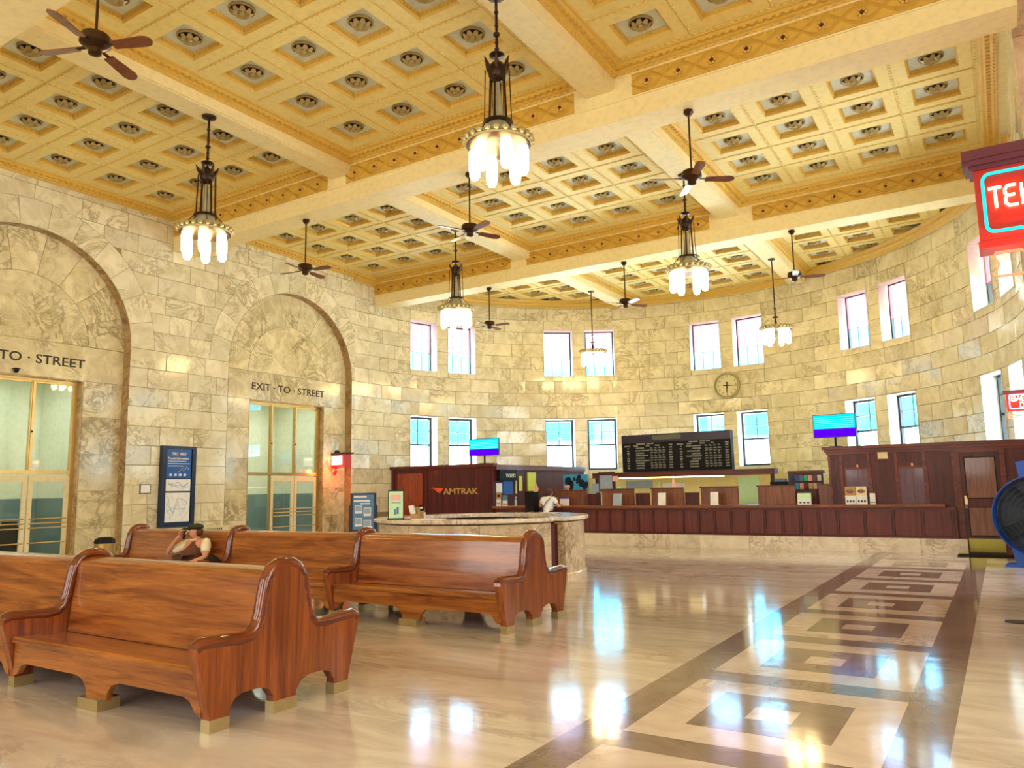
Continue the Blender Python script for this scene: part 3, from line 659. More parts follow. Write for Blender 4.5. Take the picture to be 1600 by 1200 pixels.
# ================================================================== OBJECTS
# ---- benches
def bench(name, label, cat, x_end, yc, n_sec, sec):
    t = thing(name, label, cat, (x_end, yc, 0))
    half = [(.50, 0), (.65, 0), (.655, .10), (.685, .22), (.735, .40), (.775, .53), (.765, .585), (.72, .61)]
    prof = half+[(.55, .603), (.40, .59), (.31, .60), (.255, .65), (.22, .74), (.195, .88), (.175, .98), (.13, 1.05), (.065, 1.085), (0, 1.092)]
    low = [(-.50, 0), (-.50, .12), (-.455, .185), (-.38, .212), (-.24, .212), (-.155, .185), (-.105, .12), (-.105, 0), (.105, 0), (.105, .12), (.155, .185), (.24, .212), (.38, .212), (.455, .185), (.50, .12)]
    poly = low+prof+[(-y, z) for y, z in prof[:-1][::-1]][:-1]
    pm = MB().prism(poly, 'x', -.085, 0).mesh('end_panel', M_benchz)
    rail = prof[6:]+[(-y, z) for y, z in prof[:-1][::-1]]
    rail = [p for p in rail if True]; rail = rail[:len(rail)-6]
    rm = MB().tube([(-.042, y, z-.022) for y, z in rail], .052, 8).mesh('arm_rail', M_rail, 60)
    caps = [MB().box(-.09, .005, y0, y1, 0, .085).mesh('foot_cap', M_brass) for y0, y1 in ((-.655, -.495), (-.11, .11), (.495, .655))]
    for k in range(n_sec+1):
        e = obj('end_panel', pm, t, (-k*sec, 0, 0)); obj('arm_rail', rm, t, (-k*sec, 0, 0)); [obj('foot_cap', q, e) for q in caps]
    L0, L1 = -sec+.01, -.075
    back = MB().prism([(-.235, .40), (-.165, .97), (-.10, 1.0), (.10, 1.0), (.165, .97), (.235, .40)], 'x', L0, L1).mesh('backrest', M_benchx)
    top = MB().prism([(.155*math.cos(a), .985+.055*math.sin(a)) for a in [PI*i/8 for i in range(9)]]+[(-.165, .94), (.165, .94)], 'x', L0, L1).mesh('top_rail', M_benchx, 50)
    seat = {}
    for s_ in (-1, 1):
        sp = [(.215, .395), (.35, .40), (.5, .415), (.62, .43), (.68, .425), (.70, .405), (.695, .38), (.66, .372), (.215, .35)]
        seat[s_] = MB().prism([(s_*y, z) for y, z in sp], 'x', L0, L1).mesh('seat', M_benchx, 40)
        lm = (L0+L1)/2; a = .16
        ap = [(L0, .375), (L1, .375), (L1, 0.10), (L1-.06, .12), (L1-.12, .19), (L1-.2, .215)] + [(lm+.30, .215), (lm+.2, .19), (lm+.14, .12), (lm+.13, 0), (lm-.13, 0), (lm-.14, .12), (lm-.2, .19), (lm-.30, .215)] + [(L0+.2, .215), (L0+.12, .19), (L0+.06, .12), (L0, .10)]
        seat[s_, 'a'] = MB().prism(ap, 'y', s_*.62, s_*.67).mesh('apron', M_benchx)
        seat[s_, 'f'] = MB().box(lm-.135, lm+.135, s_*.675-.06, s_*.675+.06-.06*s_, 0, .085).mesh('foot_cap', M_brass)
    for k in range(n_sec):
        off = (-k*sec, 0, 0); obj('backrest', back, t, off); obj('top_rail', top, t, off)
        for s_ in (-1, 1):
            obj('seat', seat[s_], t, off); ap = obj('apron', seat[s_, 'a'], t, off); obj('foot_cap', seat[s_, 'f'], ap)
    return t
bench('station_bench', 'long double sided oak station bench standing empty on brass feet', 'bench', -4.66, 4.14, 2, 2.62)
bench('station_bench', 'long double sided oak station bench with a man seated, before marble kiosk', 'bench', -4.78, 8.04, 3, 2.66)

# ---- chandeliers and pendants
def lamp_rim(t, zr):
    rim = MB().lathe([(.10, zr+.12), (.30, zr+.06), (.42, zr+.03), (.455, zr), (.44, zr-.025)], n=24).build('shade', M_lampb, t, smooth=40)
    MB().lathe([(.44, zr-.025), (.42, zr-.035), (.30, zr-.05), (0, zr-.03)], n=24).build('soffit', M_iron, rim, smooth=40)
    cr = MB()
    for k in range(24):
        a = 2*PI*k/24; cr.sphere((.45*math.cos(a), .45*math.sin(a), zr+.045), (.05, .05, .045), 6, 4)
    cr.build('crest', M_lampc, rim)
    gl = MB().lathe([(0, -.43), (.045, -.415), (.07, -.37), (.078, -.28), (.078, -.10), (.072, -.02), (.045, 0), (0, 0)], n=14).mesh('globe', M_globe, 60)
    for k in range(6):
        a = 2*PI*k/6+.35; obj('globe', gl, t, (.335*math.cos(a), .335*math.sin(a), zr-.05))
def chandelier(loc):
    t = thing('chandelier', 'tall caged bronze chandelier with six glowing globes hung from a ceiling beam', 'chandelier', loc, 0, 'tall chandeliers under the coffered ceiling')
    MB().lathe([(0, 0), (.13, 0), (.12, -.03), (.04, -.06), (0, -.06)], n=16).build('canopy', M_iron, t, smooth=40)
    st = MB().tube([(0, 0, -.03), (0, 0, -.92)], .02, 8)
    for z, r_ in ((-.25, .035), (-.45, .03), (-.58, .05), (-.70, .03), (-.80, .035)): st.sphere((0, 0, z), (r_, r_, r_*.7), 10, 6)
    st.lathe([(0, -.86), (.10, -.875), (.11, -.89), (.10, -.905), (0, -.92)], n=16); st.build('stem', M_iron, t, smooth=50)
    c = MB().lathe([(0, -.92), (.04, -.98), (.09, -1.02), (.13, -1.08), (.12, -1.2), (.07, -1.27), (0, -1.3)], n=12)
    for k in range(6):
        a = 2*PI*k/6; c.tube([(.11*math.cos(a), .11*math.sin(a), -1.12), (.155*math.cos(a), .155*math.sin(a), -1.03), (.19*math.cos(a), .19*math.sin(a), -.95)], [.03, .028, .006], 5)
    c.build('crown', M_iron, t, smooth=50)
    MB().lathe([(.025, -1.25), (.04, -1.4), (.085, -1.75), (.11, -1.87), (.13, -1.88), (.15, -1.9), (.185, -2.0), (.27, -2.12), (.10, -2.13)], n=14).build('body', M_lampb, t, smooth=50)
    th = MB().tube([(.10, 0, -1.22), (.125, 0, -1.88)], .017, 6).mesh('cage_column', M_iron); ro = MB().tube([(.165, 0, -1.1), (.185, 0, -1.88), (.43, 0, -2.15)], .008, 5).mesh('cage_rod', M_iron)
    for k in range(4): obj('cage_column', th, t, None, (0, 0, PI/2*k+.2))
    for k in range(6): obj('cage_rod', ro, t, None, (0, 0, PI/3*k+.5))
    MB().lathe([(.12, -1.86), (.20, -1.86), (.205, -1.89), (.12, -1.89), (.12, -1.86)], n=16).build('collar', M_iron, t)
    lamp_rim(t, -2.18)
    return t
c0 = chandelier((BX[0], 8.25, 8.405)); c0['label'] = 'caged bronze chandelier above the seated man end of the oak bench'
for x, y, lb in ((BX[1], 8.28, 'caged bronze chandelier above the empty end of the occupied oak bench'), (BX[0], 15.75, 'caged bronze chandelier hanging between the marble kiosk and an exit arch'), (BX[1], 15.78, 'caged bronze chandelier hanging between the ticket counter and the inlaid walk')):
    c_ = copy_tree(c0); c_.location = (x, y, 8.405); c_['label'] = lb
p0 = thing('pendant_lamp', 'short pendant lamp with glowing globes hanging behind the wicket wall end', 'lamp', (BX[1], 23.5, 8.405), 0, 'pendants in the apse')
MB().lathe([(0, 0), (.11, 0), (.10, -.03), (.03, -.05), (0, -.05)], n=16).build('canopy', M_iron, p0, smooth=40)
st = MB().tube([(0, 0, -.03), (0, 0, -2.1)], .018, 8); st.sphere((0, 0, -1.55), (.035, .035, .03), 8, 6); st.lathe([(0, -1.78), (.08, -1.8), (.08, -1.83), (0, -1.85)], n=12); st.tube([(0, 0, -1.9), (0, 0, -2.1)], [.03, .05], 8); st.build('stem', M_iron, p0, smooth=50)
lamp_rim(p0, -2.18)
c_ = copy_tree(p0); c_.location = (BX[0], 23.7, 8.405); c_['label'] = 'short pendant lamp with glowing globes hanging behind the AMTRAK office end'

# ---- ceiling fans
def fan():
    t = thing('ceiling_fan', 'four bladed walnut ceiling fan on a long downrod below a cream beam', 'fan', (0, 0, 7.82), 0, 'ceiling fans under the cross beams')
    MB().lathe([(0, 0), (.075, 0), (.085, -.04), (.04, -.1), (0, -.1)], n=14).build('canopy', M_fanh, t, smooth=40)
    MB().tube([(0, 0, -.05), (0, 0, -1.1)], .016, 8).build('downrod', M_fanh, t)
    MB().lathe([(0, -1.02), (.05, -1.04), (.15, -1.07), (.165, -1.10), (.165, -1.17), (.13, -1.2), (.07, -1.23), (.07, -1.29), (.03, -1.31), (0, -1.31)], n=20).build('motor', M_fanh, t, smooth=40)
    bl = MB(); o_ = [(.22, -.055), (.60, -.075), (.665, -.06), (.70, -.02), (.70, .02), (.665, .06), (.60, .075), (.22, .055)]
    bl.add([(x, y, -1.2-y*.22) for x, y in o_]+[(x, y, -1.212-y*.22) for x, y in o_], [tuple(range(8)), tuple(range(8, 16))[::-1]]+[(i, (i+1) % 8, 8+(i+1) % 8, 8+i) for i in range(8)])
    bm_ = bl.mesh('blade', M_fanb); ir = MB().box(.12, .28, -.02, .02, -1.205, -1.19).mesh('blade_iron', M_fanh)
    for k in range(4): b = obj('blade', bm_, t, None, (0, 0, PI/2*k)); obj('blade_iron', ir, b)
    return t
f0 = fan(); f0.location = (-8.2, 4.34, 7.82); f0.rotation_euler = (0, 0, R(23)); f0['label'] = 'four bladed walnut ceiling fan above the empty oak bench'
for x, y, a, lb in ((-13.0, 11.88, 10, 'walnut ceiling fan hanging before the wall between both exit arches'), (-8.4, 11.88, 66, 'walnut ceiling fan hanging straight above the marble kiosk'), (-3.9, 11.88, 32, 'walnut ceiling fan hanging between the kiosk and the telephone sign'), (-13.0, 19.38, 5, 'walnut ceiling fan hanging above the AMTRAK office box'), (-8.4, 19.30, 55, 'walnut ceiling fan hanging in front of the departure board'), (-3.88, 19.28, 15, 'walnut ceiling fan hanging above the start of the wicket wall')):
    c_ = copy_tree(f0); c_.location = (x, y, 7.82); c_.rotation_euler = (0, 0, R(a)); c_['label'] = lb

# ---- marble information kiosk
KX, KY, KR = -8.4, 12.17, 1.93
kk = thing('information_kiosk', 'round marble information kiosk with pale slab top and dark gate gap', 'kiosk', (KX, KY, 0))
ga, gb = R(-7.5), R(342)
n = 9
for k in range(n):
    a0, a1 = ga+(gb-ga)*k/n+.003, ga+(gb-ga)*(k+1)/n-.003
    MB().lathe([(KR-.22, 0), (KR, 0), (KR, 1.01), (KR-.22, 1.01), (KR-.22, 0)], n=8, a0=a0, a1=a1).build('stone_panel', M_desk, kk, smooth=30)
MB().lathe([(KR+.03, 0), (KR+.03, .12), (KR, .14), (KR-.02, .14), (KR-.02, 0), (KR+.03, 0)], n=60, a0=ga+.004, a1=gb-.004).build('plinth', M_desk, kk, smooth=30)
for k in range(4):
    a0, a1 = ga+(gb-ga)*k/4+.001, ga+(gb-ga)*(k+1)/4-.001
    MB().lathe([(KR-.42, 1.03), (KR+.05, 1.03), (KR+.09, 1.05), (KR+.09, 1.09), (KR+.07, 1.105), (KR-.42, 1.105), (KR-.42, 1.03)], n=16, a0=a0, a1=a1).build('slab_top', M_slab, kk, smooth=30)
MB().lathe([(KR-.24, 0), (KR-.225, 0), (KR-.225, 1.03), (KR-.24, 1.03), (KR-.24, 0)], n=48, a0=ga+.003, a1=gb-.003).build('inner_lining', M_mah, kk, smooth=30)
MB().lathe([(KR-.20, .02), (KR-.16, .02), (KR-.16, .98), (KR-.20, .98), (KR-.20, .02)], n=4, a0=R(341), a1=R(353.5)).build('gate', M_mah, kk)
MB().lathe([(0, .72), (1.45, .72), (1.45, .75), (0, .75)], n=40).build('inner_shelf', M_mahx, kk)

def easel(name, loc, rz, w_, h, label, cat): return thing(name, label, cat, loc, rz)
# table sign on the kiosk
t = thing('table_sign', 'mint green poster in a black holder standing on the kiosk top', 'sign', (-9.13, 10.55, 1.105), R(35))
MB().box(-.15, .15, -.06, .06, 0, .012).box(-.14, -.125, -.01, .02, .012, .50).box(.125, .14, -.01, .02, .012, .50).box(-.14, .14, .005, .02, .012, .51).build('holder', M_black, t)
po = MB().box(-.125, .125, -.012, .004, .02, .49).build('poster', M_mint, t)
MB().box(-.08, .08, -.015, -.012, .33, .43).build('print_pink', M_pink, po); MB().box(-.03, .0, -.015, -.012, .08, .18).box(.01, .05, -.015, -.012, .09, .21).build('print_blue', M_pteal, po); MB().box(-.08, .08, -.014, -.012, .28, .30).build('print_line', M_grey, po)
t = thing('brochure_box', 'cardboard brochure box with leaning leaflets on the kiosk top', 'brochure holder', (-8.75, 10.62, 1.108), R(20))
MB().box(-.07, .07, -.05, -.045, 0, .09).box(-.07, .07, .045, .05, 0, .20).box(-.07, -.065, -.05, .05, 0, .14).box(.065, .07, -.05, .05, 0, .14).box(-.07, .07, -.05, .05, 0, .004).build('box', M_card, t)
for k in range(3): MB().box(-.055, .035, -.03+.02*k, -.022+.02*k, .01, .25-.01*k).build('leaflet', (M_white, M_grey, M_white)[k], t).rotation_euler = (R(8), R(-12), 0)
t = thing('brochure_box', 'tan cardboard leaflet stand with dark header on the kiosk top', 'brochure holder', (-8.97, 11.05, 1.105), R(25))
MB().box(-.06, .06, -.05, .05, 0, .13).box(-.06, .06, .03, .05, .13, .17).build('box', M_card, t); MB().box(-.055, .055, .02, .03, .13, .23).build('header', M_black, t); MB().box(-.03, .03, .015, .02, .17, .20).build('header_print', M_white, t); MB().box(.062, .075, -.05, .05, 0, .10).build('leaflet', M_white, t)
t = tag(MB().box(-.30, .30, -.10, .10, 0, .006).build('paper_sheet', M_white, None, (-8.35, 10.5, 1.107), rot=(0, 0, R(10))), 'flat white paper sheet lying on the kiosk top', 'paper')
# freestanding poster stand behind bench
t = thing('poster_stand', 'freestanding navy framed poster board with four snapshots beside kiosk', 'poster stand', (-16.3, 17.35, 0), R(38))
MB().box(-.38, .38, -.02, .03, .42, 1.56).build('frame', M_navy, t)
po = MB().box(-.31, .31, -.026, -.02, .47, 1.51).build('poster', M_pteal, t)
for x, z in ((-.14, 1.0), (.12, .92), (-.14, .62), (.12, .56)): MB().box(x-.11, x+.11, -.03, -.026, z-.05, z+.2).build('snapshot', M_white, po); MB().box(x-.09, x+.09, -.032, -.03, z+.02, z+.18).build('snapshot_image', M_grey, po)
MB().box(-.28, .1, -.03, -.026, 1.42, 1.47).box(-.28, .2, -.03, -.026, 1.30, 1.35).box(-.1, .2, -.03, -.026, 1.22, 1.26).build('print_title', M_white, po)
MB().box(-.42, -.38, -.03, .04, 0, 1.2).box(.38, .42, -.03, .04, 0, 1.2).build('post', M_navy, t); MB().box(-.44, -.36, -.25, .25, 0, .03).box(.36, .44, -.25, .25, 0, .03).build('foot', M_navy, t)

# ---- things on the left wall
t = thing('transit_board', 'tall navy framed transit information board with map panels on the marble wall', 'notice board', (WX, 11.90, 1.82))
MB().box(0, .10, -.47, .47, -1.0, 1.0).build('frame', M_navy, t); frame(MB(), 'x', .10, .13, -.47, .47, -1.0, 1.0, .11, .07, .10).build('moulding', M_navy, t)
b = MB().box(.10, .106, -.34, .34, .20, .92).build('blue_panel', M_pblue, t)
pt = MB()
pt.merge(text_mesh('TRI   MET', .10, .001, .003), face_x(.109, 0, .80)); pt.merge(text_mesh('Transit Information', .075, .001, .002), face_x(.109, -.02, .69))
for z, w_ in ((.62, .5), (.56, .6), (.50, .45)): pt.box(.107, .109, -.30, -.30+w_, z-.008, z+.008)
for k in range(4): pt.cbox(.108, -.22+.13*k, .28, .003, .07, .06)
for k in range(7): pt.cbox(.108, .0+.045*k, .36+.03*(k % 3)+.012*k, .003, .03, .02)
pt.build('print', M_text_w, b)
MB().lathe([(0, .0), (.035, 0), (.035, .003), (0, .003)], (.107, -.055, .80), 12, axis='x').build('emblem', M_logo, b)
for z0, z1 in ((-.12, .17), (-.88, -.16)):
    m_ = MB().box(.10, .106, -.34, .34, z0, z1).build('map_panel', M_white, t); q = MB(); rg = random.Random(int(z1*100))
    for k in range(4): q.tube([(.107, -.28+.14*i, z0+.06+(z1-z0-.12)*rg.random()) for i in range(5)], .006, 4)
    q.build('map_line', M_grey, m_)
rd = thing('radiator', 'cream slotted radiator cover below the transit board', 'radiator', (WX+.005, 12.2, 0))
MB().box(0, .20, -1.15, 1.15, 0, .76).build('casing', M_cream, rd); MB().box(0, .24, -1.18, 1.18, .76, .79).build('top', M_cream, rd)
sl = MB(); 
for k in range(36):
    if k % 9 == 8: continue
    sl.box(.20, .204, -1.05+.058*k, -1.02+.058*k, .66, .735)
sl.build('grille_slot', M_iron, rd)
t = thing('wall_plaque', 'small white framed notice on the marble wall left of transit board', 'notice', (WX, 11.08, 1.76)); MB().box(0, .02, -.14, .14, -.115, .115).build('frame', M_iron, t); MB().box(.02, .024, -.12, .12, -.095, .095).build('card', M_white, t)
t = thing('outlet_box', 'cream electric box with conduit running down the marble wall', 'switch', (WX, 10.77, 1.93)); MB().box(0, .05, -.075, .075, -.08, .08).build('cover', M_cream, t); MB().tube([(.015, 0, -.08), (.015, 0, -1.9)], .012, 6).build('conduit', M_cream, t)
t = thing('litter_bin', 'cylindrical brass litter bin with black domed top beside the arch', 'bin', (-16.95, 9.82, 0)); MB().lathe([(0, 0), (.20, 0), (.21, .02), (.21, .60), (0, .60)], n=24).build('body', M_gilt, t, smooth=40); MB().lathe([(.215, .57), (.22, .60), (.20, .66), (.13, .70), (0, .71)], n=24).build('lid', M_black, t, smooth=40)
t = tag(MB().lathe([(0, -.09), (.03, -.085), (.05, -.05), (.055, 0)], n=12).box(-.08, .06, -.06, .06, 0, .012).build('security_camera', M_black, None, (NX+.09, 8.10, 4.40)), 'small dark dome camera above the exit doors', 'camera')
t.location = (NX+.081, 8.12, 4.36)

# ---- neon signs
STROKES = {'T': [[(0, 1), (.7, 1)], [(.35, 1), (.35, 0)]], 'E': [[(.6, 1), (.15, 1), (0, .85), (0, .65), (.1, .52), (.5, .52)], [(.1, .52), (0, .4), (0, .15), (.15, 0), (.62, 0)]], 'L': [[(0, 1), (0, 0), (.6, 0)]],
 'P': [[(0, 0), (0, 1), (.45, 1), (.6, .85), (.6, .65), (.45, .5), (0, .5)]], 'H': [[(0, 0), (0, 1)], [(.6, 0), (.6, 1)], [(0, .5), (.6, .5)]], 'O': [[(.3, 0), (.05, .2), (0, .5), (.05, .8), (.3, 1), (.55, .8), (.6, .5), (.55, .2), (.3, 0)]],
 'N': [[(0, 0), (0, 1), (.6, 0), (.6, 1)]], 'S': [[(.6, .85), (.4, 1), (.15, 1), (0, .8), (.1, .58), (.5, .45), (.6, .22), (.45, 0), (.15, 0), (0, .15)]], 'B': [[(0, 0), (0, 1), (.4, 1), (.52, .85), (.5, .62), (.35, .53), (0, .53)], [(.35, .53), (.56, .4), (.58, .15), (.42, 0), (0, 0)]],
 'A': [[(0, 0), (.3, 1), (.6, 0)], [(.12, .38), (.48, .38)]], 'G': [[(.6, .85), (.4, 1), (.18, 1), (0, .7), (0, .3), (.18, 0), (.45, 0), (.6, .2), (.6, .45), (.35, .45)]], 'D': [[(0, 0), (0, 1), (.35, 1), (.6, .75), (.6, .25), (.35, 0), (0, 0)]]}
def neon(txt, h, r_, x0, y, z0, adv=.86, xs=1):
    m = MB(); x = x0
    for ch in txt:
        for st_ in STROKES[ch]: m.tube([(x+px*h*xs, y, z0+pz*h) for px, pz in st_], r_, 6)
        x += adv*h
    return m
def rrect(x0, x1, z0, z1, rad, y):
    pts = []
    for cx_, cz_, a0 in ((x1-rad, z1-rad, 0), (x0+rad, z1-rad, 90), (x0+rad, z0+rad, 180), (x1-rad, z0+rad, 270)):
        pts += [(cx_+rad*math.cos(R(a0+22.5*i)), y, cz_+rad*math.sin(R(a0+22.5*i))) for i in range(5)]
    return pts
SY = 12.56
t = thing('telephone_sign', 'large red neon sign reading TELEPHONES with arrow projecting from the pink pier', 'sign', (0, 0, 0))
MB().box(.03, 3.1, SY, 13.0, 4.92, 6.02).build('box', M_red, t)
MB().box(-.02, 3.15, SY-.05, 13.0, 6.02, 6.08).box(-.07, 3.2, SY-.10, 13.0, 6.08, 6.16).box(-.10, 3.2, SY-.13, 13.0, 6.16, 6.30).build('roof_moulding', M_maroon, t)
MB().box(.01, 3.1, SY-.03, 13.0, 4.86, 4.96).build('base_moulding', M_red, t)
MB().tube(rrect(.13, 3.0, 5.08, 5.93, .10, SY-.04), .022, 6, closed=True).build('cyan_border', M_neonc, t)
neon('TELEPHONES', .29, .020, .19, SY-.04, 5.42, .68, .78).build('neon_letters', M_neon, t)
MB().tube([(p[0], SY-.02, p[1]) for p in ((.17, 4.72), (.20, 4.77), (.50, 4.77), (.75, 4.60), (.50, 4.43), (.20, 4.43), (.17, 4.48), (.23, 4.60))], .02, 6, closed=True).build('neon_arrow', M_neonr, t)
MB().tube([(.6, SY+.2, 4.9), (.6, SY+.02, 4.77)], .012).tube([(.6, SY+.02, 4.9), (.6, SY-.02, 4.5)], .010).build('arrow_hanger', M_iron, t)
t = thing('baggage_sign', 'small red neon sign reading BAG with arrow beside the dark narrow window', 'sign', (0, 0, 0))
BY = 17.86
MB().box(.20, 1.4, BY, BY+.2, 2.93, 3.27).build('box', M_red, t); MB().box(.15, 1.45, BY-.05, BY+.22, 3.27, 3.33).build('roof_moulding', M_maroon, t)
MB().tube(rrect(.25, 1.3, 2.97, 3.24, .03, BY-.02), .010, 6, closed=True).build('pink_border', M_neonp, t)
neon('BAGGAGE', .10, .011, .29, BY-.02, 3.12, .8).merge(neon('D', .10, .011, .42, BY-.02, 2.985).mesh('n', M_neon)).build('neon_letters', M_neon, t)
MB().tube([(.21, BY-.01, 2.80), (.21, BY-.01, 2.86), (.30, BY-.01, 2.86), (.36, BY-.01, 2.83), (.8, BY-.01, 2.83), (.36, BY-.01, 2.83), (.30, BY-.01, 2.80)], .010, 6, closed=True).build('neon_arrow', M_neonr, t)
MB().box(.9, 1.3, BY+.05, BY+.1, 2.7, 2.95).build('bracket', M_red, t)
t = thing('exit_neon_sign', 'small red neon box sign with white glowing panel and left arrow by arch', 'sign', (NX, 17.62, 2.58), R(-14)); t.scale = (1.3, 1.2, 1.15)
MB().box(0, .62, -.10, .10, -.18, .16).build('box', M_red, t); MB().box(-.02, .70, -.12, .12, .16, .20).build('roof_moulding', M_iron, t); MB().prism([(.05, .20), (.20, .20), (.125, .29)], 'y', -.05, .05).build('finial', M_iron, t)
MB().box(.06, .52, -.115, -.10, -.12, .12).build('glow_panel', emis('sign_glow_white', (1, .86, .80, 1), 2.2), t)
q = MB()
for k in range(7): q.box(.11+.055*k, .145+.055*k, -.12, -.115, .02, .09)
q.build('letters', M_neon, t)
MB().tube([(.12, -.12, -.26), (.62, -.12, -.24)], .014).tube([(.18, -.12, -.21), (.10, -.12, -.26), (.18, -.12, -.31)], .014).tube([(.56, -.12, -.21), (.62, -.12, -.24), (.56, -.12, -.28)], .012).build('neon_arrow', M_neonr, t)
MB().prism([(0, -.18), (.12, -.18), (.06, -.36), (0, -.40)], 'y', -.03, .03).build('bracket', M_red, t)

# ---- clock
a = R(88.3); t = thing('wall_clock', 'round wall clock with dark hands at quarter past six on curved wall', 'clock', (CX+(CR-.02)*math.cos(a), CY+(CR-.02)*math.sin(a), 5.17), a-PI/2)
MB().lathe([(.40, -.02), (.40, -.07), (.43, -.10), (.475, -.08), (.48, 0), (0, 0)], n=40, axis='y').build('rim', M_lampc, t, smooth=40)
MB().lathe([(0, -.03), (.41, -.03), (.41, 0)], n=40, axis='y').build('face', M_cloud, t)
nm = MB()
for k in range(1, 13): nm.merge(text_mesh(str(k), .11, .001), face_y(.325*math.sin(2*PI*k/12), -.034, .325*math.cos(2*PI*k/12)))
nm.build('numerals', M_engr, t)
for ang, l0, l1, w_ in ((182, -.13, .27, .022), (93, -.14, .38, .018)):
    MB().prism([(-w_, l0), (w_, l0), (w_*.5, l1), (-w_*.5, l1)], 'y', -.05, -.042).build('hand', M_black, t, rot=(0, R(ang), 0))

# ---- ticket hall woodwork
def at_y(px, py, Y):
    d = rt*((px-800)/1200.02)-up*((py-600)/1200.02)+fw; k = (Y-CAM.y)/d.y; return CAM+d*k
def at_x(px, py, X):
    d = rt*((px-800)/1200.02)-up*((py-600)/1200.02)+fw; k = (X-CAM.x)/d.x; return CAM+d*k
YF = 19.84; ZL = 1.085
t = thing('ticket_counter', 'long mahogany ticket counter with panelled front on a pale marble base', 'counter', (0, 0, 0))
MB().box(-13.2, -.92, YF+.03, YF+.5, .0, 1.0).build('carcass', M_mah, t)
xs = [-13.2]
while xs[-1] < -.95: xs.append(min(xs[-1]+(.425 if xs[-1] < -3.5 else .60), -.92))
for a, b in zip(xs[:-1], xs[1:]):
    if b-a < .1: continue
    MB().box(a, a+.05, YF-.005, YF+.03, .33, 1.0).build('stile', M_mah, t)
    MB().box(a+.06, b-.01, YF+.008, YF+.03, .38, .95).build('panel', M_cpan, t)
MB().box(-13.2, -.92, YF-.012, YF+.03, .95, 1.02).build('top_moulding', M_mahx, t); MB().box(-13.2, -.92, YF-.008, YF+.03, .325, .37).build('bottom_rail', M_mah, t)
MB().box(-13.24, -1.12, YF-.12, YF+.80, 1.03, ZL).box(-13.24, -1.12, YF-.10, YF+.5, 1.01, 1.03).build('ledge', wood('ledge_oak_edge', srgb(104, 52, 28), srgb(146, 84, 48), 'x', .4, 1.0, .1), t)
x = -13.2
while x < -.8:
    b = min(x+1.28, -.76); MB().box(x+.003, b-.003, YF-.03, YF+.3, 0, .325).build('base_slab', M_base, t); x = b
# office front with the railway name
t = thing('ticket_office_box', 'dark mahogany office box with door and AMTRAK lettering beside the counter', 'office booth', (0, 0, 0))
MB().box(-17.38, -13.27, YF+.02, YF+.12, 0, 2.34).box(-13.37, -13.27, YF+.12, 26.0, 0, 2.28).build('wall', M_mah, t)
MB().box(-17.4, -13.22, YF-.04, YF+.14, 2.30, 2.34).box(-17.4, -13.19, YF-.07, YF+.16, 2.34, 2.40).box(-13.40, -13.20, YF+.1, 26.0, 2.20, 2.36).build('cap_moulding', M_mahx, t)
for x in (-17.36, -15.95, -13.42): MB().box(x, x+.10, YF, YF+.02, .3, 2.3).build('stile', M_mah, t)
for a, b in ((-15.83, -15.22), (-15.2, -14.6), (-14.58, -14.0), (-13.98, -13.45)): MB().box(a, b, YF+.01, YF+.02, .42, 2.2).build('panel', M_mah, t)
d = MB().box(-17.0, -16.12, YF-.005, YF+.02, 0, 2.08).build('door', M_doorw, t); d['label'] = 'orange brown panelled door'
frame(MB(), 'y', YF-.02, YF+.02, -17.08, -16.04, 0, 2.16, .08, .08, 0).build('door_frame', M_doorw, t)
MB().box(-16.88, -16.24, YF-.012, YF-.005, 1.2, 1.95).box(-16.88, -16.24, YF-.012, YF-.005, .2, 1.05).build('door_panel', M_doorw, d)
MB().sphere((-16.2, YF-.05, 1.02), .035).sphere((-16.2, YF-.02, 1.12), .02).build('door_knob', M_gilt, d)
MB().box(-17.38, -13.27, YF-.01, YF+.02, 0, .32).build('base_slab', M_base, t)
lt = MB(); lt.merge(text_mesh('AMTRAK', .27, .012, .003, 1.18), face_y(0, 0, 0)); xx = [v[0] for v in lt.v]; s_ = 1.36/(max(xx)-min(xx)); x0 = min(xx)
lt.v = [(-15.18+(v[0]-x0)*s_, YF-.005+v[1], 1.545+v[2]) for v in lt.v]; lt.build('lettering', M_gold_l, t)['label'] = 'gold letters AMTRAK'
lg = MB()
for k, (xa, xb) in enumerate(((0, .0), (.0, .0), (.0, .0))):
    pass
for k in range(3):   # three swept rails narrowing to the left
    o_ = [(.02+.16*k, .20), (.10+.19*k, .235), (.55-.0*k, .20), (.40-.02*k+.03*k, .09-.045*k), (.30+.03*k, .02-.03*k)] if False else None
    p = [(-15.70+.11*k, 1.655-.045*k), (-15.60+.14*k, 1.685-.035*k), (-15.16, 1.655), (-15.27+.01*k-.03*k, 1.60-.045*k), (-15.40+.055*k, 1.64-.07*k)]
    lg.prism(p, 'y', YF-.012-.002*k, YF-.002)
lg.build('logo_arrow', M_logo, t)['label'] = 'orange swept arrow logo'
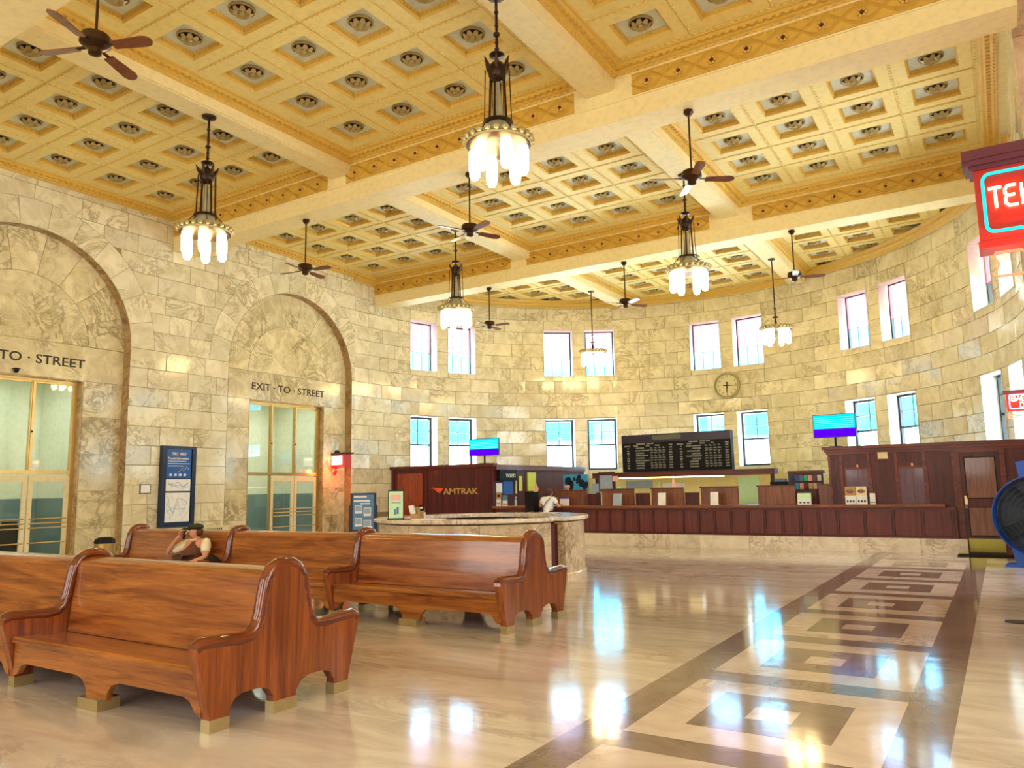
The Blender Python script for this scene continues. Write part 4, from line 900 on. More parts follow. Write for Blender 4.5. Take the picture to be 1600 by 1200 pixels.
# tall wicket wall at the right end
t = thing('wicket_wall', 'tall dark mahogany wicket wall with two shuttered windows and a door', 'partition', (0, 0, 0))
YW = 20.0
MB().box(-3.55, .56, YW, YW+.12, 0, 2.34).box(-3.55, -3.43, YW+.12, 24.0, 0, 2.34).build('wall', M_mah, t)
MB().box(-3.62, .57, YW-.05, YW+.14, 2.34, 2.40).box(-3.66, .58, YW-.09, YW+.16, 2.40, 2.47).box(-3.58, .56, YW-.025, YW+.12, 2.28, 2.34).build('cap_moulding', M_mahx, t)
for px in (1298, 1316, 1359, 1402, 1446, 1492):
    x = at_y(px, 750, YW).x; MB().box(x-.03, x+.03, YW-.02, YW, 1.09 if px < 1480 else .33, 2.28).build('stile', M_mahx, t)
M_wk = wood('wicket_shutter_violet_brown', srgb(70, 30, 54), srgb(98, 50, 74), 'z', .3)
for a, b in ((-3.16, -2.63), (-2.0, -1.46)):
    wk = MB().box(a, b, YW-.004, YW, 1.09, 1.90).build('wicket_shutter', M_wk, t)
    frame(MB(), 'y', YW-.022, YW, a-.03, b+.03, 1.09, 1.95, .03, .05, 0).build('wicket_frame', M_mahx, t)
    MB().box((a+b)/2-.02, (a+b)/2+.02, YW-.026, YW-.02, 1.96, 2.02).build('number_plate', M_gold_l, t); MB().box((a+b)/2-.004, (a+b)/2+.004, YW-.008, YW-.004, 1.09, 1.9).build('shutter_joint', M_mah, wk)
    MB().box(a-.03, b+.03, YW-.008, YW, 2.03, 2.26).build('panel', M_mah, t)
p = MB().box(-2.46, -2.20, YW-.03, YW, 2.12, 2.32).build('notice_frame', M_mahx, t); MB().box(-2.435, -2.225, YW-.034, YW-.03, 2.14, 2.295).build('notice', M_cream, p)
MB().box(-2.55, -2.08, YW-.008, YW, 1.12, 2.08).build('panel', M_mah, t); MB().box(-1.36, -.92, YW-.008, YW, 1.12, 2.25).build('panel', M_mah, t)
dr = MB().box(-.78, -.02, YW-.02, YW, .02, 2.22).build('door', M_mah, t); dr['label'] = 'mahogany panelled door with brass kick plate'
frame(MB(), 'y', YW-.045, YW, -.88, .08, 0, 2.30, .10, .08, 0).build('door_frame', M_mahx, t)
for z0, z1 in ((1.22, 2.10), (.40, 1.0)):
    MB().box(-.68, -.12, YW-.026, YW-.02, z0, z1).build('door_panel', M_brown, dr); frame(MB(), 'y', YW-.032, YW-.02, -.70, -.10, z0-.02, z1+.02, .02).build('door_bead', M_black, dr)
MB().box(-.74, -.06, YW-.026, YW-.02, .04, .33).build('kick_plate', M_kick, dr); MB().box(-.75, -.69, YW-.03, YW-.02, 1.0, 1.26).sphere((-.72, YW-.07, 1.05), .04).build('door_knob', M_brass, dr)
tag(MB().box(-.95, .30, 19.05, 19.78, 0, .015).build('door_mat', M_matb, None), 'black rubber mat before the wicket wall door', 'mat')
# screens on the counter
SCL = ('walnut privacy screen behind the white box with purple lid', 'walnut privacy screen behind the leaning grey notice', 'walnut privacy screen below the small red and white desk flag', 'walnut privacy screen beside the mint green wall panel', 'walnut privacy screen standing in front of the black monitor', 'very narrow walnut privacy screen against the wicket wall')
LOL = iter(('low dark board under the small grey paper notice', 'low dark board beside the green shaded desk lamp', 'low dark board between the two plain white cards', 'low dark board behind the mint and white brochure stand'))
for i, (px0, px1) in enumerate(((872, 916), (942, 990), (1019, 1068), (1096, 1153), (1185, 1243), (1280, 1298))):
    a, b = at_y(px0, 767, 20.34).x, at_y(px1, 767, 20.34).x
    t = thing('counter_screen', SCL[i], 'screen', (a, 20.30, ZL), 0, 'privacy screens along the counter')
    MB().box(0, b-a, -.02, .02, 0, .42+.008*i).build('board', M_brown, t); MB().box(-.03, b-a+.03, -.04, .04, .42+.008*i, .455+.008*i).build('cap', M_mahx, t); MB().box(b-a-.03, b-a, .02, .10, 0, .42).build('wing', M_brown, t)
for px0, px1 in ((919, 939), (994, 1016), (1071, 1093), (1246, 1277)):
    a, b = at_y(px0, 775, 20.47).x, at_y(px1, 775, 20.47).x; tag(MB().box(a, b, 20.43, 20.46, ZL, ZL+.33).build('low_screen', M_mah, None), next(LOL), 'screen', 'low boards between the screens')
# departure board on its valance
t = thing('board_valance', 'long dark wooden valance on posts carrying the departure board', 'valance', (0, 22.5, 0))
MB().box(-11.07, -5.38, -.22, .22, 1.88, 2.02).build('beam', M_mahx, t); MB().box(-11.07, -5.38, -.25, .22, 2.02, 2.04).build('cap', M_mah, t)
for x in (-11.0, -5.5): MB().box(x-.05, x+.05, -.05, .05, 0, 1.88).build('post', M_mah, t)
MB().box(-10.2, -6.9, -.1, .05, 1.85, 1.88).build('strip_lamp', emis('strip_lamp_glow', (1, .75, .28, 1), 5), t)
t = thing('departure_board', 'black departure board with white train listings above the ticket counter', 'board', (-8.35, 22.45, 2.05))
MB().box(-1.73, 1.73, 0, .25, 0, 1.15).build('case', M_black, t); MB().box(-1.73, 1.73, -.02, 0, .90, 1.15).build('header_panel', mat('board_header_plum', srgb(40, 22, 48), .3), t)
MB().box(-.70, .22, -.03, -.02, .97, 1.11).build('header_window', mat('board_window_olive', srgb(92, 96, 72), .3), t)
q = MB()
def bt(x, z, s_, h=.055): q.merge(text_mesh(s_, h, .001, .002), Matrix.Translation((x, 0, 0)) @ face_y(0, -.004, z))
L1 = ('CASCADES', 'COAST STARLIGHT', 'CASCADES', 'EMPIRE BUILDER', 'CASCADES', 'COAST STARLIGHT', 'CASCADES', 'CASCADES', 'CASCADES')
for s0 in (0, 1.73):
    bt(-.95+s0, .86, 'PASSENGER   '+('ARRIVALS' if not s0 else 'DEPARTURES')); bt(-1.55+s0, .80, 'SERVICE'); bt(-1.27+s0, .80, 'TRAIN'); bt(-.85+s0, .80, 'DAILY'); bt(-.55+s0, .80, 'FROM' if not s0 else 'TO'); bt(-.12+s0, .80, 'TIME')
    for k in range(9):
        z = .73-.077*k; bt(-1.52+s0, z, '%d' % (500+k if k % 3 else 11+k)); bt(-1.22+s0+.035*len(L1[k])/3, z, L1[(k+int(s0)) % 9]); bt(-.12+s0, z, '%d:%02d' % (6+k, (k*17) % 60))
        for j in range(2):
            for w_ in range(4): q.box(-.78+s0+.13*w_, -.78+s0+.13*w_+.10*(.6+.4*((k*7+w_*3+j) % 3)/2), -.004, -.002, z+.012-.026*j, z+.022-.026*j)
q.build('lettering', mat('board_letters_grey', srgb(176, 176, 168), .7), t)
# back partition of the office with lit alcove and notices
bp_ = thing('back_partition', 'cream back office partition lit below the departure board', 'partition', (0, 24.2, 0))
MB().box(-12.4, -4.6, 0, .08, 0, 1.93).build('wall', mat('office_cream_paint', srgb(240, 222, 150), .6), bp_)
for nm_, px0, py0, px1, py1, m_ in (('panel', 978, 751, 1020, 763, M_grey), ('panel', 1028, 752, 1032, 764, M_mint), ('shelf_paper', 1036, 755, 1070, 763, M_white), ('panel', 1153, 745, 1189, 787, M_mint), ('panel', 935, 738, 962, 767, M_mah)):
    a, b = at_y(px0, py0, 24.19), at_y(px1, py1, 24.19); MB().box(a.x, b.x, -.03, 0, b.z, a.z).build(nm_, m_, bp_)
a, b = at_y(880, 742, 23.2), at_y(919, 768, 23.2)
t = thing('blue_artwork_panel', 'bright blue panel with dark shapes standing behind the counter screens', 'panel', (a.x, 23.2, 0)); wd = b.x-a.x
MB().box(0, wd, 0, .03, b.z-.6, a.z).box(.02, .07, 0, .05, 0, b.z-.5).box(wd-.07, wd-.02, 0, .05, 0, b.z-.5).build('board', M_pcyan, t)
for x, z, rx_, rz_ in ((.2, .35, .14, .16), (.32, .2, .1, .2), (.62, .42, .09, .18), (.75, .28, .12, .14), (.9, .2, .1, .16), (.45, .42, .06, .07)):
    MB().lathe([(0, 0), (1, 0)], n=7, axis='y').build('dark_shape', M_navy, t, (x*wd/1.0, -.004, b.z+z), rot=(0, .6*x, 0)).scale = (rx_, 1, rz_)
for nm_, px0, py0, px1, py1, m_ in (('notice', 937, 743, 957, 765, M_grey), ('notice', 957, 744, 966, 752, M_pink), ('notice', 925, 756, 936, 770, M_grey)):
    a, b = at_y(px0, py0, 22.2), at_y(px1, py1, 22.2); tag(MB().box(a.x, b.x, 22.19, 22.2, b.z, a.z).build('paper_notice', m_, None), {743: 'large grey paper notice hanging behind the counter screens', 744: 'small pink paper notice hanging under the valance', 756: 'small grey paper notice pinned low between screens'}[py0], 'notice')
pole = MB().box(-11.05, -10.0, 22.20, 22.215, 1.98, 2.0).build('notice_rail', M_mah, None); tag(pole, 'thin dark rail holding paper notices under the valance', 'rail')
a, b = at_y(1233, 736, 22.5), at_y(1285, 763, 22.5)
t = thing('brochure_rack', 'wooden wall rack filled with coloured brochures behind the counter', 'rack', (a.x, 22.5, 0)); wd = b.x-a.x
MB().box(0, wd, 0, .25, 0, a.z-.08).build('case', M_mah, t); MB().box(-.04, wd+.04, -.03, .27, a.z-.08, a.z).build('cap', M_mahx, t)
cols = (M_mint, M_pblue, M_pteal, M_green, M_pink, M_maroon, M_white, M_pblue, M_pcyan, M_pink, M_maroon, M_brass, M_pink, M_pteal)
for k in range(14): MB().box(.03+wd*(k % 7)/7.2, .03+wd*(k % 7)/7.2+wd*.12, -.02, 0, b.z+.21-.23*(k//7), b.z+.37-.22*(k//7)).build('brochure', cols[k], t)
t = thing('monitor', 'black monitor and printer behind the tallest counter screen', 'monitor', (at_y(1222, 755, 20.9).x, 20.9, 0))
MB().box(-.45, .45, 0, .5, .70, 1.0).box(-.40, -.35, .1, .4, 0, .7).box(.35, .40, .1, .4, 0, .7).build('desk', M_brown, t); MB().box(-.32, .18, .05, .4, 1.0, 1.66).build('printer', M_black, t); MB().box(.16, .22, .0, .45, 1.0, 1.86).build('screen', M_navy, t); MB().box(-.2, .06, .1, .3, 1.66, 1.74).build('paper_tray', M_pteal, t)
# televisions
def tv(loc, w_, h, drop, label):
    t = thing('television', label, 'television', loc)
    MB().box(-w_/2, w_/2, 0, .06, 0, h).build('case', M_navy, t); MB().box(-w_/2+.015, w_/2-.015, -.006, 0, .018+.35*h, h-.015).build('screen', M_scy, t); MB().box(-w_/2+.015, w_/2-.015, -.006, 0, .018, .35*h).build('screen_band', M_svi, t)
    q = MB()
    for k in range(5): q.box(-w_/2+.05, w_/2-.05, -.008, -.006, .42*h+.085*h*k, .42*h+.085*h*k+.012)
    q.box(-w_/2+.02, w_/2-.02, -.008, -.006, .86*h, .87*h); q.build('screen_line', M_scl, t)
    MB().tube([(0, .04, .1), (0, .04, -drop)], .028, 8).build('pole', M_black, t); MB().box(-.14, .14, -.06, .16, -drop, -drop+.015).build('foot', M_black, t)
tv((-13.63, 19.90, 2.65), 1.12, .53, .25, 'flat screen television on a short pole atop the AMTRAK office box')
tv((-3.36, 20.06, 2.70), .98, .57, .228, 'flat screen television on a short pole atop the wicket wall')
# side wall of the office: ticket sign and posters
SXW = -13.26
def side(name, px0, py0, px1, py1, m_, dep, label, cat):
    a, b = at_x(px0, py0, SXW), at_x(px1, py1, SXW); o = MB().box(SXW, SXW+dep, a.y, b.y, b.z, a.z).build(name, m_, None); tag(o, label, cat); return o, a, b
o, a, b = side('ticket_sign', 776, 734, 803, 751, M_black, .12, 'black sign reading TICKETS on the side of the office box', 'sign')
tx = MB().merge(text_mesh('TICKETS', .15, .002, .003), face_x(SXW+.123, (a.y+b.y)/2+.12, (a.z+b.z)/2-.02)); tx.build('lettering', M_text_w, o)
side('blue_poster', 785, 751, 800, 772, M_pblue, .03, 'dark blue poster with dots below the TICKETS sign', 'poster'); side('white_notice', 775, 755, 784, 770, M_white, .02, 'white paper notice left of the blue poster', 'notice')
side('yellow_panel', 823, 738, 836, 767, M_yel, .05, 'broad yellow panel on the side of the office box', 'panel'); side('yellow_panel', 810, 744, 815, 767, M_yel, .03, 'narrow yellow panel right of the TICKETS sign', 'panel'); side('pale_post', 804, 737, 806, 771, M_cream, .05, 'thin pale post beside the TICKETS sign', 'post')
# counter-top things
def stand(name, px, py, wd, h, mats, label, cat, tilt=6):
    p = at_y(px, py, 19.86); t = thing(name, label, cat, (p.x, 19.86, ZL))
    if len(mats) == 1: MB().box(-wd/2, wd/2, 0, .012, .004, h).build('card', mats[0], t, rot=(R(-tilt), 0, 0))
    else:
        MB().box(-wd/2, wd/2, 0, .02, .004, h*.5).build('pocket', mats[0], t); MB().box(-wd/2, wd/2, .012, .03, h*.5, h).build('card', mats[1], t)
        if len(mats) > 2: MB().sphere((0, .01, h*.74), (wd*.36, .008, h*.11), 12, 6).build('print_dish', mats[2], t)
        for k in range(3): MB().box(-wd*.36+wd*.28*k, -wd*.2+wd*.28*k, -.004, 0, h*.12, h*.24).build('print', M_navy, t)
    MB().box(-wd/2, wd/2, -.01, .09, 0, .006).build('foot', M_white, t)
    return t
stand('brochure_stand', 779, 790, .16, .42, (M_white, M_card, M_iron), 'tan and white brochure stand at the counter end by the office box', 'brochure stand')
stand('brochure_stand', 789, 790, .17, .33, (M_white, M_pteal), 'white brochure stand with blue print beside a small bottle', 'brochure stand')
t = thing('sanitizer_bottle', 'small clear pump bottle standing on the ticket counter', 'bottle', (at_y(806, 790, 19.98).x, 19.98, ZL)); MB().lathe([(0, 0), (.04, 0), (.042, .16), (.015, .2), (.012, .25), (0, .25)], n=12).build('bottle', M_grey, t, smooth=40); MB().box(-.012, .04, -.012, .012, .25, .27).build('pump', M_white, t)
t = thing('donation_box', 'white box with purple lid standing on the ticket counter', 'box', (at_y(882, 790, 19.98).x, 19.98, ZL)); MB().box(-.12, .12, -.06, .08, 0, .20).build('body', M_white, t); MB().box(-.125, .125, -.065, .085, .20, .25).build('lid', mat('purple_card', srgb(70, 40, 150), .5), t)
stand('leaning_notice', 964, 789, .26, .34, (M_grey,), 'grey notice leaning in a dark stand on the counter', 'notice', 12)
stand('sign_card', 1034, 789, .22, .34, (M_white,), 'plain white card stand before the screen with the small flag', 'notice', 8)
stand('sign_card', 1116, 788, .21, .34, (M_white,), 'plain white card stand before the screen beside the mint panel', 'notice', 8)
stand('brochure_stand', 1257, 787, .32, .28, (M_white, M_mint), 'mint and white brochure stand near the brochure rack', 'brochure stand')
stand('brochure_stand', 1329.5, 786, .235, .42, (M_white, M_card, M_brown), 'tan food brochure stand at the first shuttered wicket', 'brochure stand')
stand('brochure_stand', 1347, 786, .235, .42, (M_white, M_cream, M_brown), 'cream food brochure stand beside its tan twin at the wicket', 'brochure stand')
stand('leaflet_holder', 1364, 786, .12, .26, (M_white, M_white), 'narrow pale leaflet holder between the two wickets', 'leaflet holder')
p = at_y(830, 790, 19.4); t = thing('floor_stand', 'tall narrow black floor stand beside the woman at the counter', 'stand', (p.x, 19.45, 0)); MB().box(-.15, .15, -.15, .12, .04, 1.5).build('body', M_black, t); MB().box(-.18, .18, -.18, .15, 0, .04).build('foot', M_black, t)
for k in range(4): MB().box(-.13, .13, -.155, -.15, .74+.06*k, .77+.06*k).build('stripe', M_iron, t)
p = at_y(842, 765, 20.6); t = thing('desk_flag', 'small peach pennant on a stick behind the counter by the woman', 'flag', (p.x, 20.38, ZL)); MB().tube([(0, 0, 0), (.02, 0, .82)], .008).build('stick', M_brass, t); MB().add([(.02, 0, .72), (.12, .01, .50), (.06, .02, .38), (-.06, 0, .42)], [(0, 1, 2, 3)]).prism([(.02, .72), (.12, .50), (.06, .38), (-.06, .42)], 'y', -.004, .004).build('cloth', M_peach, t); MB().lathe([(0, 0), (.05, 0), (.04, .02), (0, .02)], n=10).build('base', M_brass, t)
p = at_y(1063, 757, 21.0); t = thing('desk_flag', 'small red and white flag on a stick behind the counter screens', 'flag', (p.x, 20.44, ZL)); MB().tube([(0, 0, 0), (0, 0, .80)], .008).build('stick', M_brass, t); MB().prism([(0, .78), (.09, .55), (.07, .40), (-.05, .45)], 'y', -.004, .004).build('cloth', M_pink, t); MB().lathe([(0, 0), (.05, 0), (.04, .02), (0, .02)], n=10).build('base', M_brass, t)
p = at_y(976, 762, 20.9); t = thing('desk_lamp', 'brass desk lamp with bright green glass shade behind the counter', 'lamp', (p.x, 20.58, ZL)); MB().tube([(0, .02, 0), (0, .02, .42)], .012).lathe([(0, 0), (.09, 0), (.08, .02), (0, .025)], n=14).build('base', M_brass, t); MB().lathe([(.15, .38), (.14, .43), (.10, .48), (.03, .50), (0, .50)], n=16).build('shade', M_green, t, smooth=50)

# ---- large floor fan in the side opening
t = thing('floor_fan', 'big blue drum floor fan with dark round guard beside the wicket door', 'fan', (.55, 17.25, 0), R(-10))
FR, FZ_ = .76, .93
MB().lathe([(FR-.02, -.2), (FR, -.2), (FR, .2), (FR-.02, .2), (FR-.02, -.2)], (0, 0, FZ_), 40, axis='y').build('drum', M_fan, t, smooth=40)
g = MB()
for k in range(9):
    r_ = FR*(k+1)/9.3; g.tube([(r_*math.cos(2*PI*i/36), -.22-.05*(1-(k/9)**2), FZ_+r_*math.sin(2*PI*i/36)) for i in range(36)], .006, 4, closed=True)
for k in range(16):
    a = 2*PI*k/16; g.tube([(.08*math.cos(a), -.27, FZ_+.08*math.sin(a)), (.45*math.cos(a), -.26, FZ_+.45*math.sin(a)), (FR*math.cos(a), -.2, FZ_+FR*math.sin(a))], .006, 4)
g.build('guard', M_fanblk, t); MB().lathe([(0, -.28), (.08, -.275), (.09, -.25), (.09, .1), (0, .1)], (0, 0, FZ_), 16, axis='y').build('hub', M_chrome, t, smooth=40)
MB().lathe([(.1, .16), (FR-.03, .16), (FR-.03, .18), (.1, .18)], (0, 0, FZ_), 36, axis='y').build('rear_guard', M_fanblk, t)
for k in range(5):
    a = 2*PI*k/5; bl = MB(); c, s_ = math.cos(a), math.sin(a)
    pts = [(.08, -.05), (.66, -.20), (.70, .05), (.10, .07)]
    bl.add([(x*c-y*s_, -.06-y*.5, FZ_+x*s_+y*c) for x, y in pts]+[(x*c-y*s_, -.05-y*.5, FZ_+x*s_+y*c) for x, y in pts], [(0, 1, 2, 3), (7, 6, 5, 4), (0, 4, 5, 1), (1, 5, 6, 2), (2, 6, 7, 3), (3, 7, 4, 0)]); bl.build('blade', M_fanblk, t)
MB().prism([(-.62, 0), (.62, 0), (.62, .05), (.45, .06), (.5, .38), (.42, .30), (.25, .22), (0, .19), (-.25, .22), (-.42, .30), (-.5, .38), (-.45, .06), (-.62, .05)], 'y', -.16, .16).build('base', M_fan, t)
MB().prism([(-.28, FZ_+FR-.08), (-.12, FZ_+FR-.02), (-.16, FZ_+FR+.26), (-.32, FZ_+FR+.24)], 'y', -.05, .02).build('handle', M_fan, t)

# ================================================================== PEOPLE
def skin(name, pts, edges, mat_, parent=None, sub=2, root=0):
    """continuous figure grown round a skeleton: pts = {key: (x, y, z, radius[, radius2])}"""
    keys = list(pts); me = bpy.data.meshes.new(name); me.from_pydata([pts[k][:3] for k in keys], [(keys.index(a), keys.index(b)) for a, b in edges], [])
    o = bpy.data.objects.new(name, me); COL.objects.link(o)
    sm = o.modifiers.new('skin', 'SKIN'); sm.use_smooth_shade = True
    d = me.skin_vertices[0].data
    for i, k in enumerate(keys):
        p = pts[k]; d[i].radius = (p[3], p[4] if len(p) > 4 else p[3]); d[i].use_root = (i == root)
    ss = o.modifiers.new('sub', 'SUBSURF'); ss.levels = sub; ss.render_levels = sub
    res = bpy.data.meshes.new_from_object(o.evaluated_get(bpy.context.evaluated_depsgraph_get())); bpy.data.objects.remove(o); bpy.data.meshes.remove(me)
    res.name = name; res.materials.clear(); res.materials.append(mat_)
    for p in res.polygons: p.use_smooth = True; p.material_index = 0
    return obj(name, res, parent)
def hand(pts, edges, wrist, palm, tip_dir, side_dir, tag_, curl):
    """palm and five separate fingers as skeleton branches"""
    P_, T, S, C_ = Vector(palm), Vector(tip_dir).normalized(), Vector(side_dir).normalized(), Vector(curl).normalized()
    pts[tag_+'palm'] = (*P_, .028, .022); edges.append((wrist, tag_+'palm'))
    for i, (o_, l) in enumerate(((-.030, .062), (-.010, .074), (.010, .070), (.030, .055))):
        a = P_+T*.035+S*o_; b = a+T*l*.55; c = b+(T*.55+C_*.8).normalized()*l*.5
        for k, q in enumerate((a, b, c)): pts['%sf%d%d' % (tag_, i, k)] = (*q, .0095-.001*k)
        edges += [(tag_+'palm', '%sf%d0' % (tag_, i)), ('%sf%d0' % (tag_, i), '%sf%d1' % (tag_, i)), ('%sf%d1' % (tag_, i), '%sf%d2' % (tag_, i))]
    a = P_-S*.038; b = a+(T-S*.5+C_*.4).normalized()*.045
    pts[tag_+'t0'] = (*a, .011); pts[tag_+'t1'] = (*b, .009); edges += [(tag_+'palm', tag_+'t0'), (tag_+'t0', tag_+'t1')]
def head_parts(parent, c, face, hair_mat, hair=True, brows=True):
    """face built round the head centre c, looking along 'face'"""
    F = Vector(face).normalized(); S = F.cross(Vector((0, 0, 1))).normalized(); U = S.cross(F)
    at_ = lambda f, s_, u: Vector(c)+F*f+S*s_+U*u
    for s_ in (-1, 1):
        MB().sphere(at_(.083, s_*.032, .012), .012, 8, 6).build('eye', M_white, parent); MB().sphere(at_(.092, s_*.032, .012), .006, 6, 4).build('iris', M_black, parent)
        MB().tube([at_(.088, s_*.018, .034), at_(.089, s_*.035, .039), at_(.078, s_*.052, .032)], .005, 5).build('eyebrow', hair_mat, parent)
        MB().sphere(at_(.0, s_*.083, -.005), (.018, .018, .032), 8, 6).build('ear', M_skin, parent)
    MB().tube([at_(.092, 0, .018), at_(.108, 0, -.008), at_(.118, 0, -.028), at_(.094, 0, -.034)], [.008, .011, .014, .008], 6).build('nose', M_skin, parent, smooth=60)
    MB().tube([at_(.086, -.024, -.060), at_(.094, 0, -.057), at_(.086, .024, -.060)], .006, 5).build('mouth', mat('lip', srgb(170, 90, 76), .5), parent)

# seated man with flat cap, phone at his ear
man = thing('person', 'man in flat cap and brown vest seated on the bench with phone to ear', 'person', (.03, 0, .045))
hp = Vector((-10.72, 7.60, .985))
pts = {'pelvis': (-10.86, 7.62, .52, .13, .15), 'belly': (-10.82, 7.66, .63, .13, .16), 'chest': (-10.76, 7.68, .76, .12, .17), 'neckb': (-10.73, 7.67, .855, .06), 'neck': (-10.725, 7.65, .90, .05),
 'jaw': (-10.725, 7.60, .935, .068), 'skull': (-10.72, 7.61, 1.0, .086, .092), 'crown': (-10.72, 7.62, 1.045, .07),
 'ls': (-10.53, 7.69, .80, .065), 'le': (-10.42, 7.60, .60, .048), 'lw': (-10.50, 7.36, .53, .033),
 'rs': (-10.95, 7.66, .79, .062), 're': (-11.24, 7.50, .64, .046), 'rw': (-10.93, 7.46, .885, .030),
 'lh': (-10.76, 7.58, .49, .09), 'lk': (-10.70, 7.12, .455, .062), 'la': (-10.70, 7.08, .10, .05), 'lt': (-10.68, 6.92, .045, .04),
 'rh': (-10.96, 7.58, .49, .09), 'rk': (-11.06, 7.12, .455, .062), 'ra': (-11.08, 7.06, .10, .05), 'rtt': (-11.10, 6.90, .045, .04)}
ed = [('pelvis', 'belly'), ('belly', 'chest'), ('chest', 'neckb'), ('neckb', 'neck'), ('neck', 'jaw'), ('jaw', 'skull'), ('skull', 'crown'), ('chest', 'ls'), ('ls', 'le'), ('le', 'lw'), ('chest', 'rs'), ('rs', 're'), ('re', 'rw'), ('pelvis', 'lh'), ('lh', 'lk'), ('lk', 'la'), ('la', 'lt'), ('pelvis', 'rh'), ('rh', 'rk'), ('rk', 'ra'), ('ra', 'rtt')]
base = {k: pts[k] for k in pts}
hand(pts, ed, 'rw', (-10.885, 7.475, .925), (.35, .1, .9), (.2, -.95, .1), 'rh_', (.9, .3, 0)); hand(pts, ed, 'lw', (-10.60, 7.28, .54), (-.4, -.9, 0), (.9, -.4, 0), 'lh_', (0, -.2, -.9))
body = skin('body', pts, ed, M_skin, man)
def cloth(name, keys, edges, grow, m_, parent, extra={}):
    p = {k: (*base[k][:3], *(r_+grow for r_ in base[k][3:])) for k in keys}; p.update(extra); return skin(name, p, edges, m_, parent)
cloth('vest', ['pelvis', 'belly', 'chest', 'neckb'], [('pelvis', 'belly'), ('belly', 'chest'), ('chest', 'neckb'), ('chest', 'vl'), ('chest', 'vr')], .018, M_vest2, man, {'vl': (-10.575, 7.69, .80, .082), 'vr': (-10.91, 7.67, .79, .08)})
for nm_, a, b in (('ls', 'ls', 'le'), ('rs', 'rs', 're')):
    A_, B_ = Vector(base[a][:3]), Vector(base[b][:3]); MB().tube([A_.lerp(B_, t_) for t_ in (-.3, -.05, .2, .45, .62)], [.05, .072, .078, .070, .064], 10).build('shirt_sleeve', M_shirt, man, smooth=60)
MB().tube([(-10.80, 7.60, .865), (-10.73, 7.58, .85), (-10.66, 7.61, .868)], .022, 6).build('shirt_collar', M_peach, man, smooth=60)
cloth('trousers', ['pelvis', 'lh', 'lk', 'la', 'rh', 'rk', 'ra'], [('pelvis', 'lh'), ('lh', 'lk'), ('lk', 'la'), ('pelvis', 'rh'), ('rh', 'rk'), ('rk', 'ra')], .012, mat('brown_trouser_cloth', srgb(74, 46, 30), .8), man)
for k, (x, y) in enumerate(((-10.69, 6.98), (-11.09, 6.96))): MB().sphere((x, y, .045), (.05, .13, .045), 10, 6).build('shoe', M_black, man, smooth=60)
head_parts(man, (-10.72, 7.60, .985), (-.42, -.88, -.02), M_hair)
hd = (-10.72, 7.615, 1.0)
cp = MB().sphere((hd[0]+.015, hd[1]+.01, 1.062), (.118, .122, .052), 16, 8); cp.sphere((hd[0]-.055, hd[1]-.095, 1.035), (.085, .075, .016), 12, 6); cp.build('flat_cap', M_cap, man, smooth=60)
MB().sphere((hd[0]+.03, hd[1]+.045, .985), (.085, .075, .075), 12, 8).build('hair', M_hair, man, smooth=60)
ph = thing('phone', 'dark mobile phone held against the seated man ear', 'phone', (-10.795, 7.515, .985), R(30)); MB().box(-.007, .007, -.032, .032, -.062, .062).build('case', M_black, ph, rot=(R(12), R(14), 0)); MB().box(.008, .010, -.03, .03, -.06, .06).build('screen', M_navy, ph, rot=(R(12), R(14), 0))
bg = thing('shoulder_bag', 'soft black bag lying on the bench seat beside the seated man', 'bag', (-10.18, 7.56, .44)); MB().sphere((0, 0, .115), (.20, .13, .115), 14, 8).build('body', M_black, bg, smooth=60); MB().tube([(-.15, 0, .17), (-.05, .03, .25), (.1, .02, .22), (.16, 0, .14)], .014, 6).build('strap', M_black, bg)

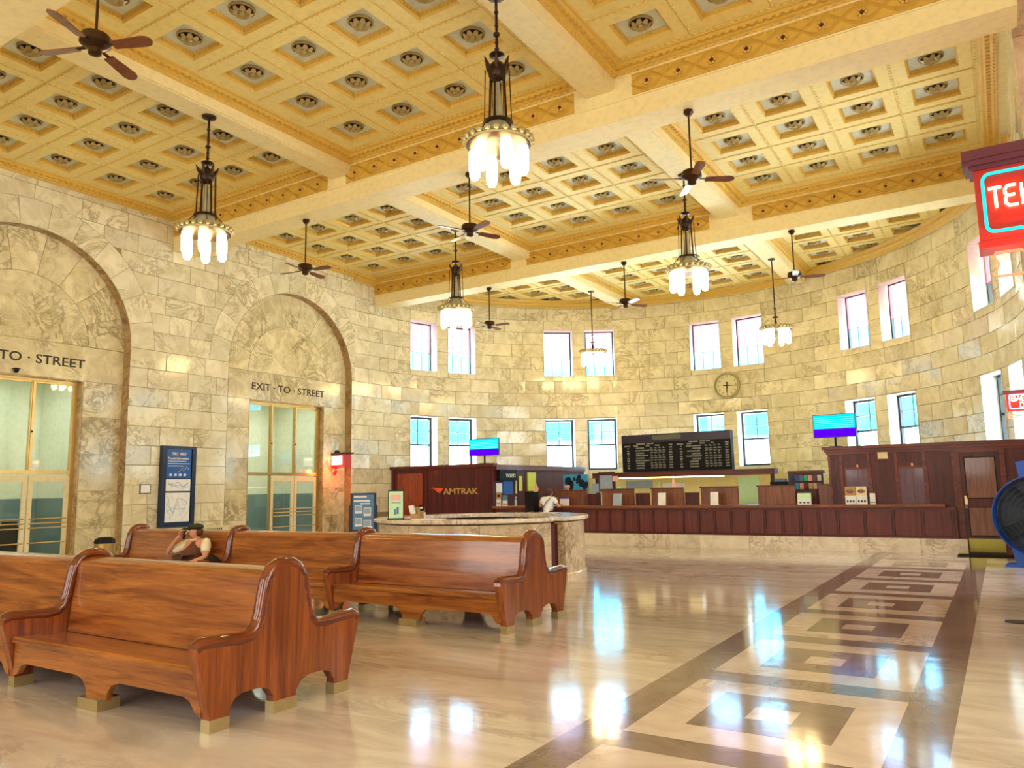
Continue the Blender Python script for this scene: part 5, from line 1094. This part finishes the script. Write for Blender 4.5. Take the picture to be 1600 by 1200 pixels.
# woman at the counter, seen from behind; clerk behind the screen
def standing(label, loc, rz, shirt, trousers, hair, bald=False, arms=True, k_=1.0):
    t = thing('person', label, 'person', loc, rz)
    b = {'pelvis': (0, 0, .90, .12, .15), 'waist': (0, .01, 1.03, .11, .135), 'chest': (0, .03, 1.22, .11, .155), 'neckb': (0, .07, 1.335, .055), 'neck': (0, .10, 1.375, .046), 'jaw': (0, .135, 1.42, .062), 'skull': (0, .125, 1.485, .084, .088), 'crown': (0, .12, 1.525, .068),
         'ls': (-.185, .04, 1.285, .058), 'le': (-.30, .10, 1.08, .042), 'lw': (-.22, .34, 1.10, .028), 'rs': (.185, .04, 1.285, .058), 're': (.30, .10, 1.08, .042), 'rw': (.22, .36, 1.10, .028),
         'lh': (-.09, 0, .85, .095), 'lk': (-.095, .01, .47, .062), 'la': (-.10, -.01, .09, .042), 'lt': (-.10, .12, .035, .034), 'rh': (.09, 0, .85, .095), 'rk': (.095, .01, .47, .062), 'ra': (.10, -.01, .09, .042), 'rtt': (.10, .12, .035, .034)}
    e = [('pelvis', 'waist'), ('waist', 'chest'), ('chest', 'neckb'), ('neckb', 'neck'), ('neck', 'jaw'), ('jaw', 'skull'), ('skull', 'crown'), ('chest', 'ls'), ('ls', 'le'), ('le', 'lw'), ('chest', 'rs'), ('rs', 're'), ('re', 'rw'), ('pelvis', 'lh'), ('lh', 'lk'), ('lk', 'la'), ('la', 'lt'), ('pelvis', 'rh'), ('rh', 'rk'), ('rk', 'ra'), ('ra', 'rtt')]
    full = dict(b); e2 = list(e)
    hand(full, e2, 'lw', (-.20, .40, 1.125), (.2, .95, .0), (1, -.2, 0), 'l_', (0, .3, -.9)); hand(full, e2, 'rw', (.20, .42, 1.125), (-.2, .95, .0), (-1, -.2, 0), 'r_', (0, .3, -.9))
    skin('body', full, e2, M_skin, t)
    g = lambda ks, d_: {k: (*b[k][:3], *(r_+d_ for r_ in b[k][3:])) for k in ks}
    p = g(('pelvis', 'waist', 'chest', 'neckb', 'ls', 'rs'), .02); p['hem'] = (0, 0, .84, .15, .175); p['l2'] = (-.255, .075, 1.16, .066); p['r2'] = (.255, .075, 1.16, .066)
    skin('shirt', p, [('hem', 'pelvis'), ('pelvis', 'waist'), ('waist', 'chest'), ('chest', 'neckb'), ('chest', 'ls'), ('ls', 'l2'), ('chest', 'rs'), ('rs', 'r2')], shirt, t, root=2)
    skin('trousers', g(('pelvis', 'lh', 'lk', 'la', 'rh', 'rk', 'ra'), .016), [('pelvis', 'lh'), ('lh', 'lk'), ('lk', 'la'), ('pelvis', 'rh'), ('rh', 'rk'), ('rk', 'ra')], trousers, t)
    for x in (-.10, .10): MB().sphere((x, .05, .04), (.045, .125, .04), 10, 6).build('shoe', M_black, t, smooth=60)
    head_parts(t, (0, .13, 1.475), (0, .95, -.15), hair)
    if not bald:
        h = MB().sphere((0, .105, 1.505), (.098, .10, .088), 14, 8); h.sphere((0, .075, 1.45), (.085, .06, .075), 12, 8); h.build('hair', hair, t, smooth=60)
    return t
wm = standing('woman in white shirt with blue shoulder strap leaning at the ticket counter', (-11.02, 19.28, 0), 0, M_shirtw, M_pants, M_hair)
MB().tube([(.13, -.07, 1.33), (.03, -.135, 1.22), (-.06, -.145, 1.08), (-.15, -.13, .95)], .012, 6).build('bag_strap', M_strap, wm)
p = at_y(887, 764, 21.2)
standing('bald clerk in grey shirt standing behind a privacy screen', (p.x, 21.3, .17), PI, M_grey, M_pants, M_hair, True)
fp = tag(MB().box(-.5, .5, -.35, .35, 0, .17).build('foot_platform', M_brown, None, (p.x, 21.3, 0)), 'low wooden platform under the clerk behind the counter', 'platform')
# vestibule furniture glimpsed through the doors
t = thing('vestibule_cart', 'dark box cart standing in the vestibule behind the exit doors', 'cart', (WX-2.2, 8.75, 0)); MB().box(-.25, .25, -.45, .45, .35, .95).build('box', M_black, t); MB().box(-.12, .12, .25, .48, .95, 1.05).build('bag', M_black, t)
for x in (-.22, .22):
    for y in (-.4, .4): MB().box(x-.02, x+.02, y-.02, y+.02, 0, .35).build('leg', M_iron, t)
for yc in ARC: area('vestibule_lamp', (WX-1.7, yc, 4.5), (1.2, 2.0), (0, 0, 0), 30, (.94, 1, .98))

# light thrown by the neon tubes themselves
def neon_lamp(name, loc, p, c, r_=.08):
    l = bpy.data.lights.new(name, 'POINT'); l.energy = p; l.color = c; l.shadow_soft_size = r_; o = bpy.data.objects.new(name, l); COL.objects.link(o); o.location = loc
neon_lamp('exit_neon_glow', (NX+.35, 17.30, 2.25), 16, (1, .12, .03)); neon_lamp('telephone_neon_glow', (.5, SY-.25, 4.75), 12, (1, .12, .06)); neon_lamp('baggage_neon_glow', (.3, BY-.2, 2.75), 8, (1, .12, .06))
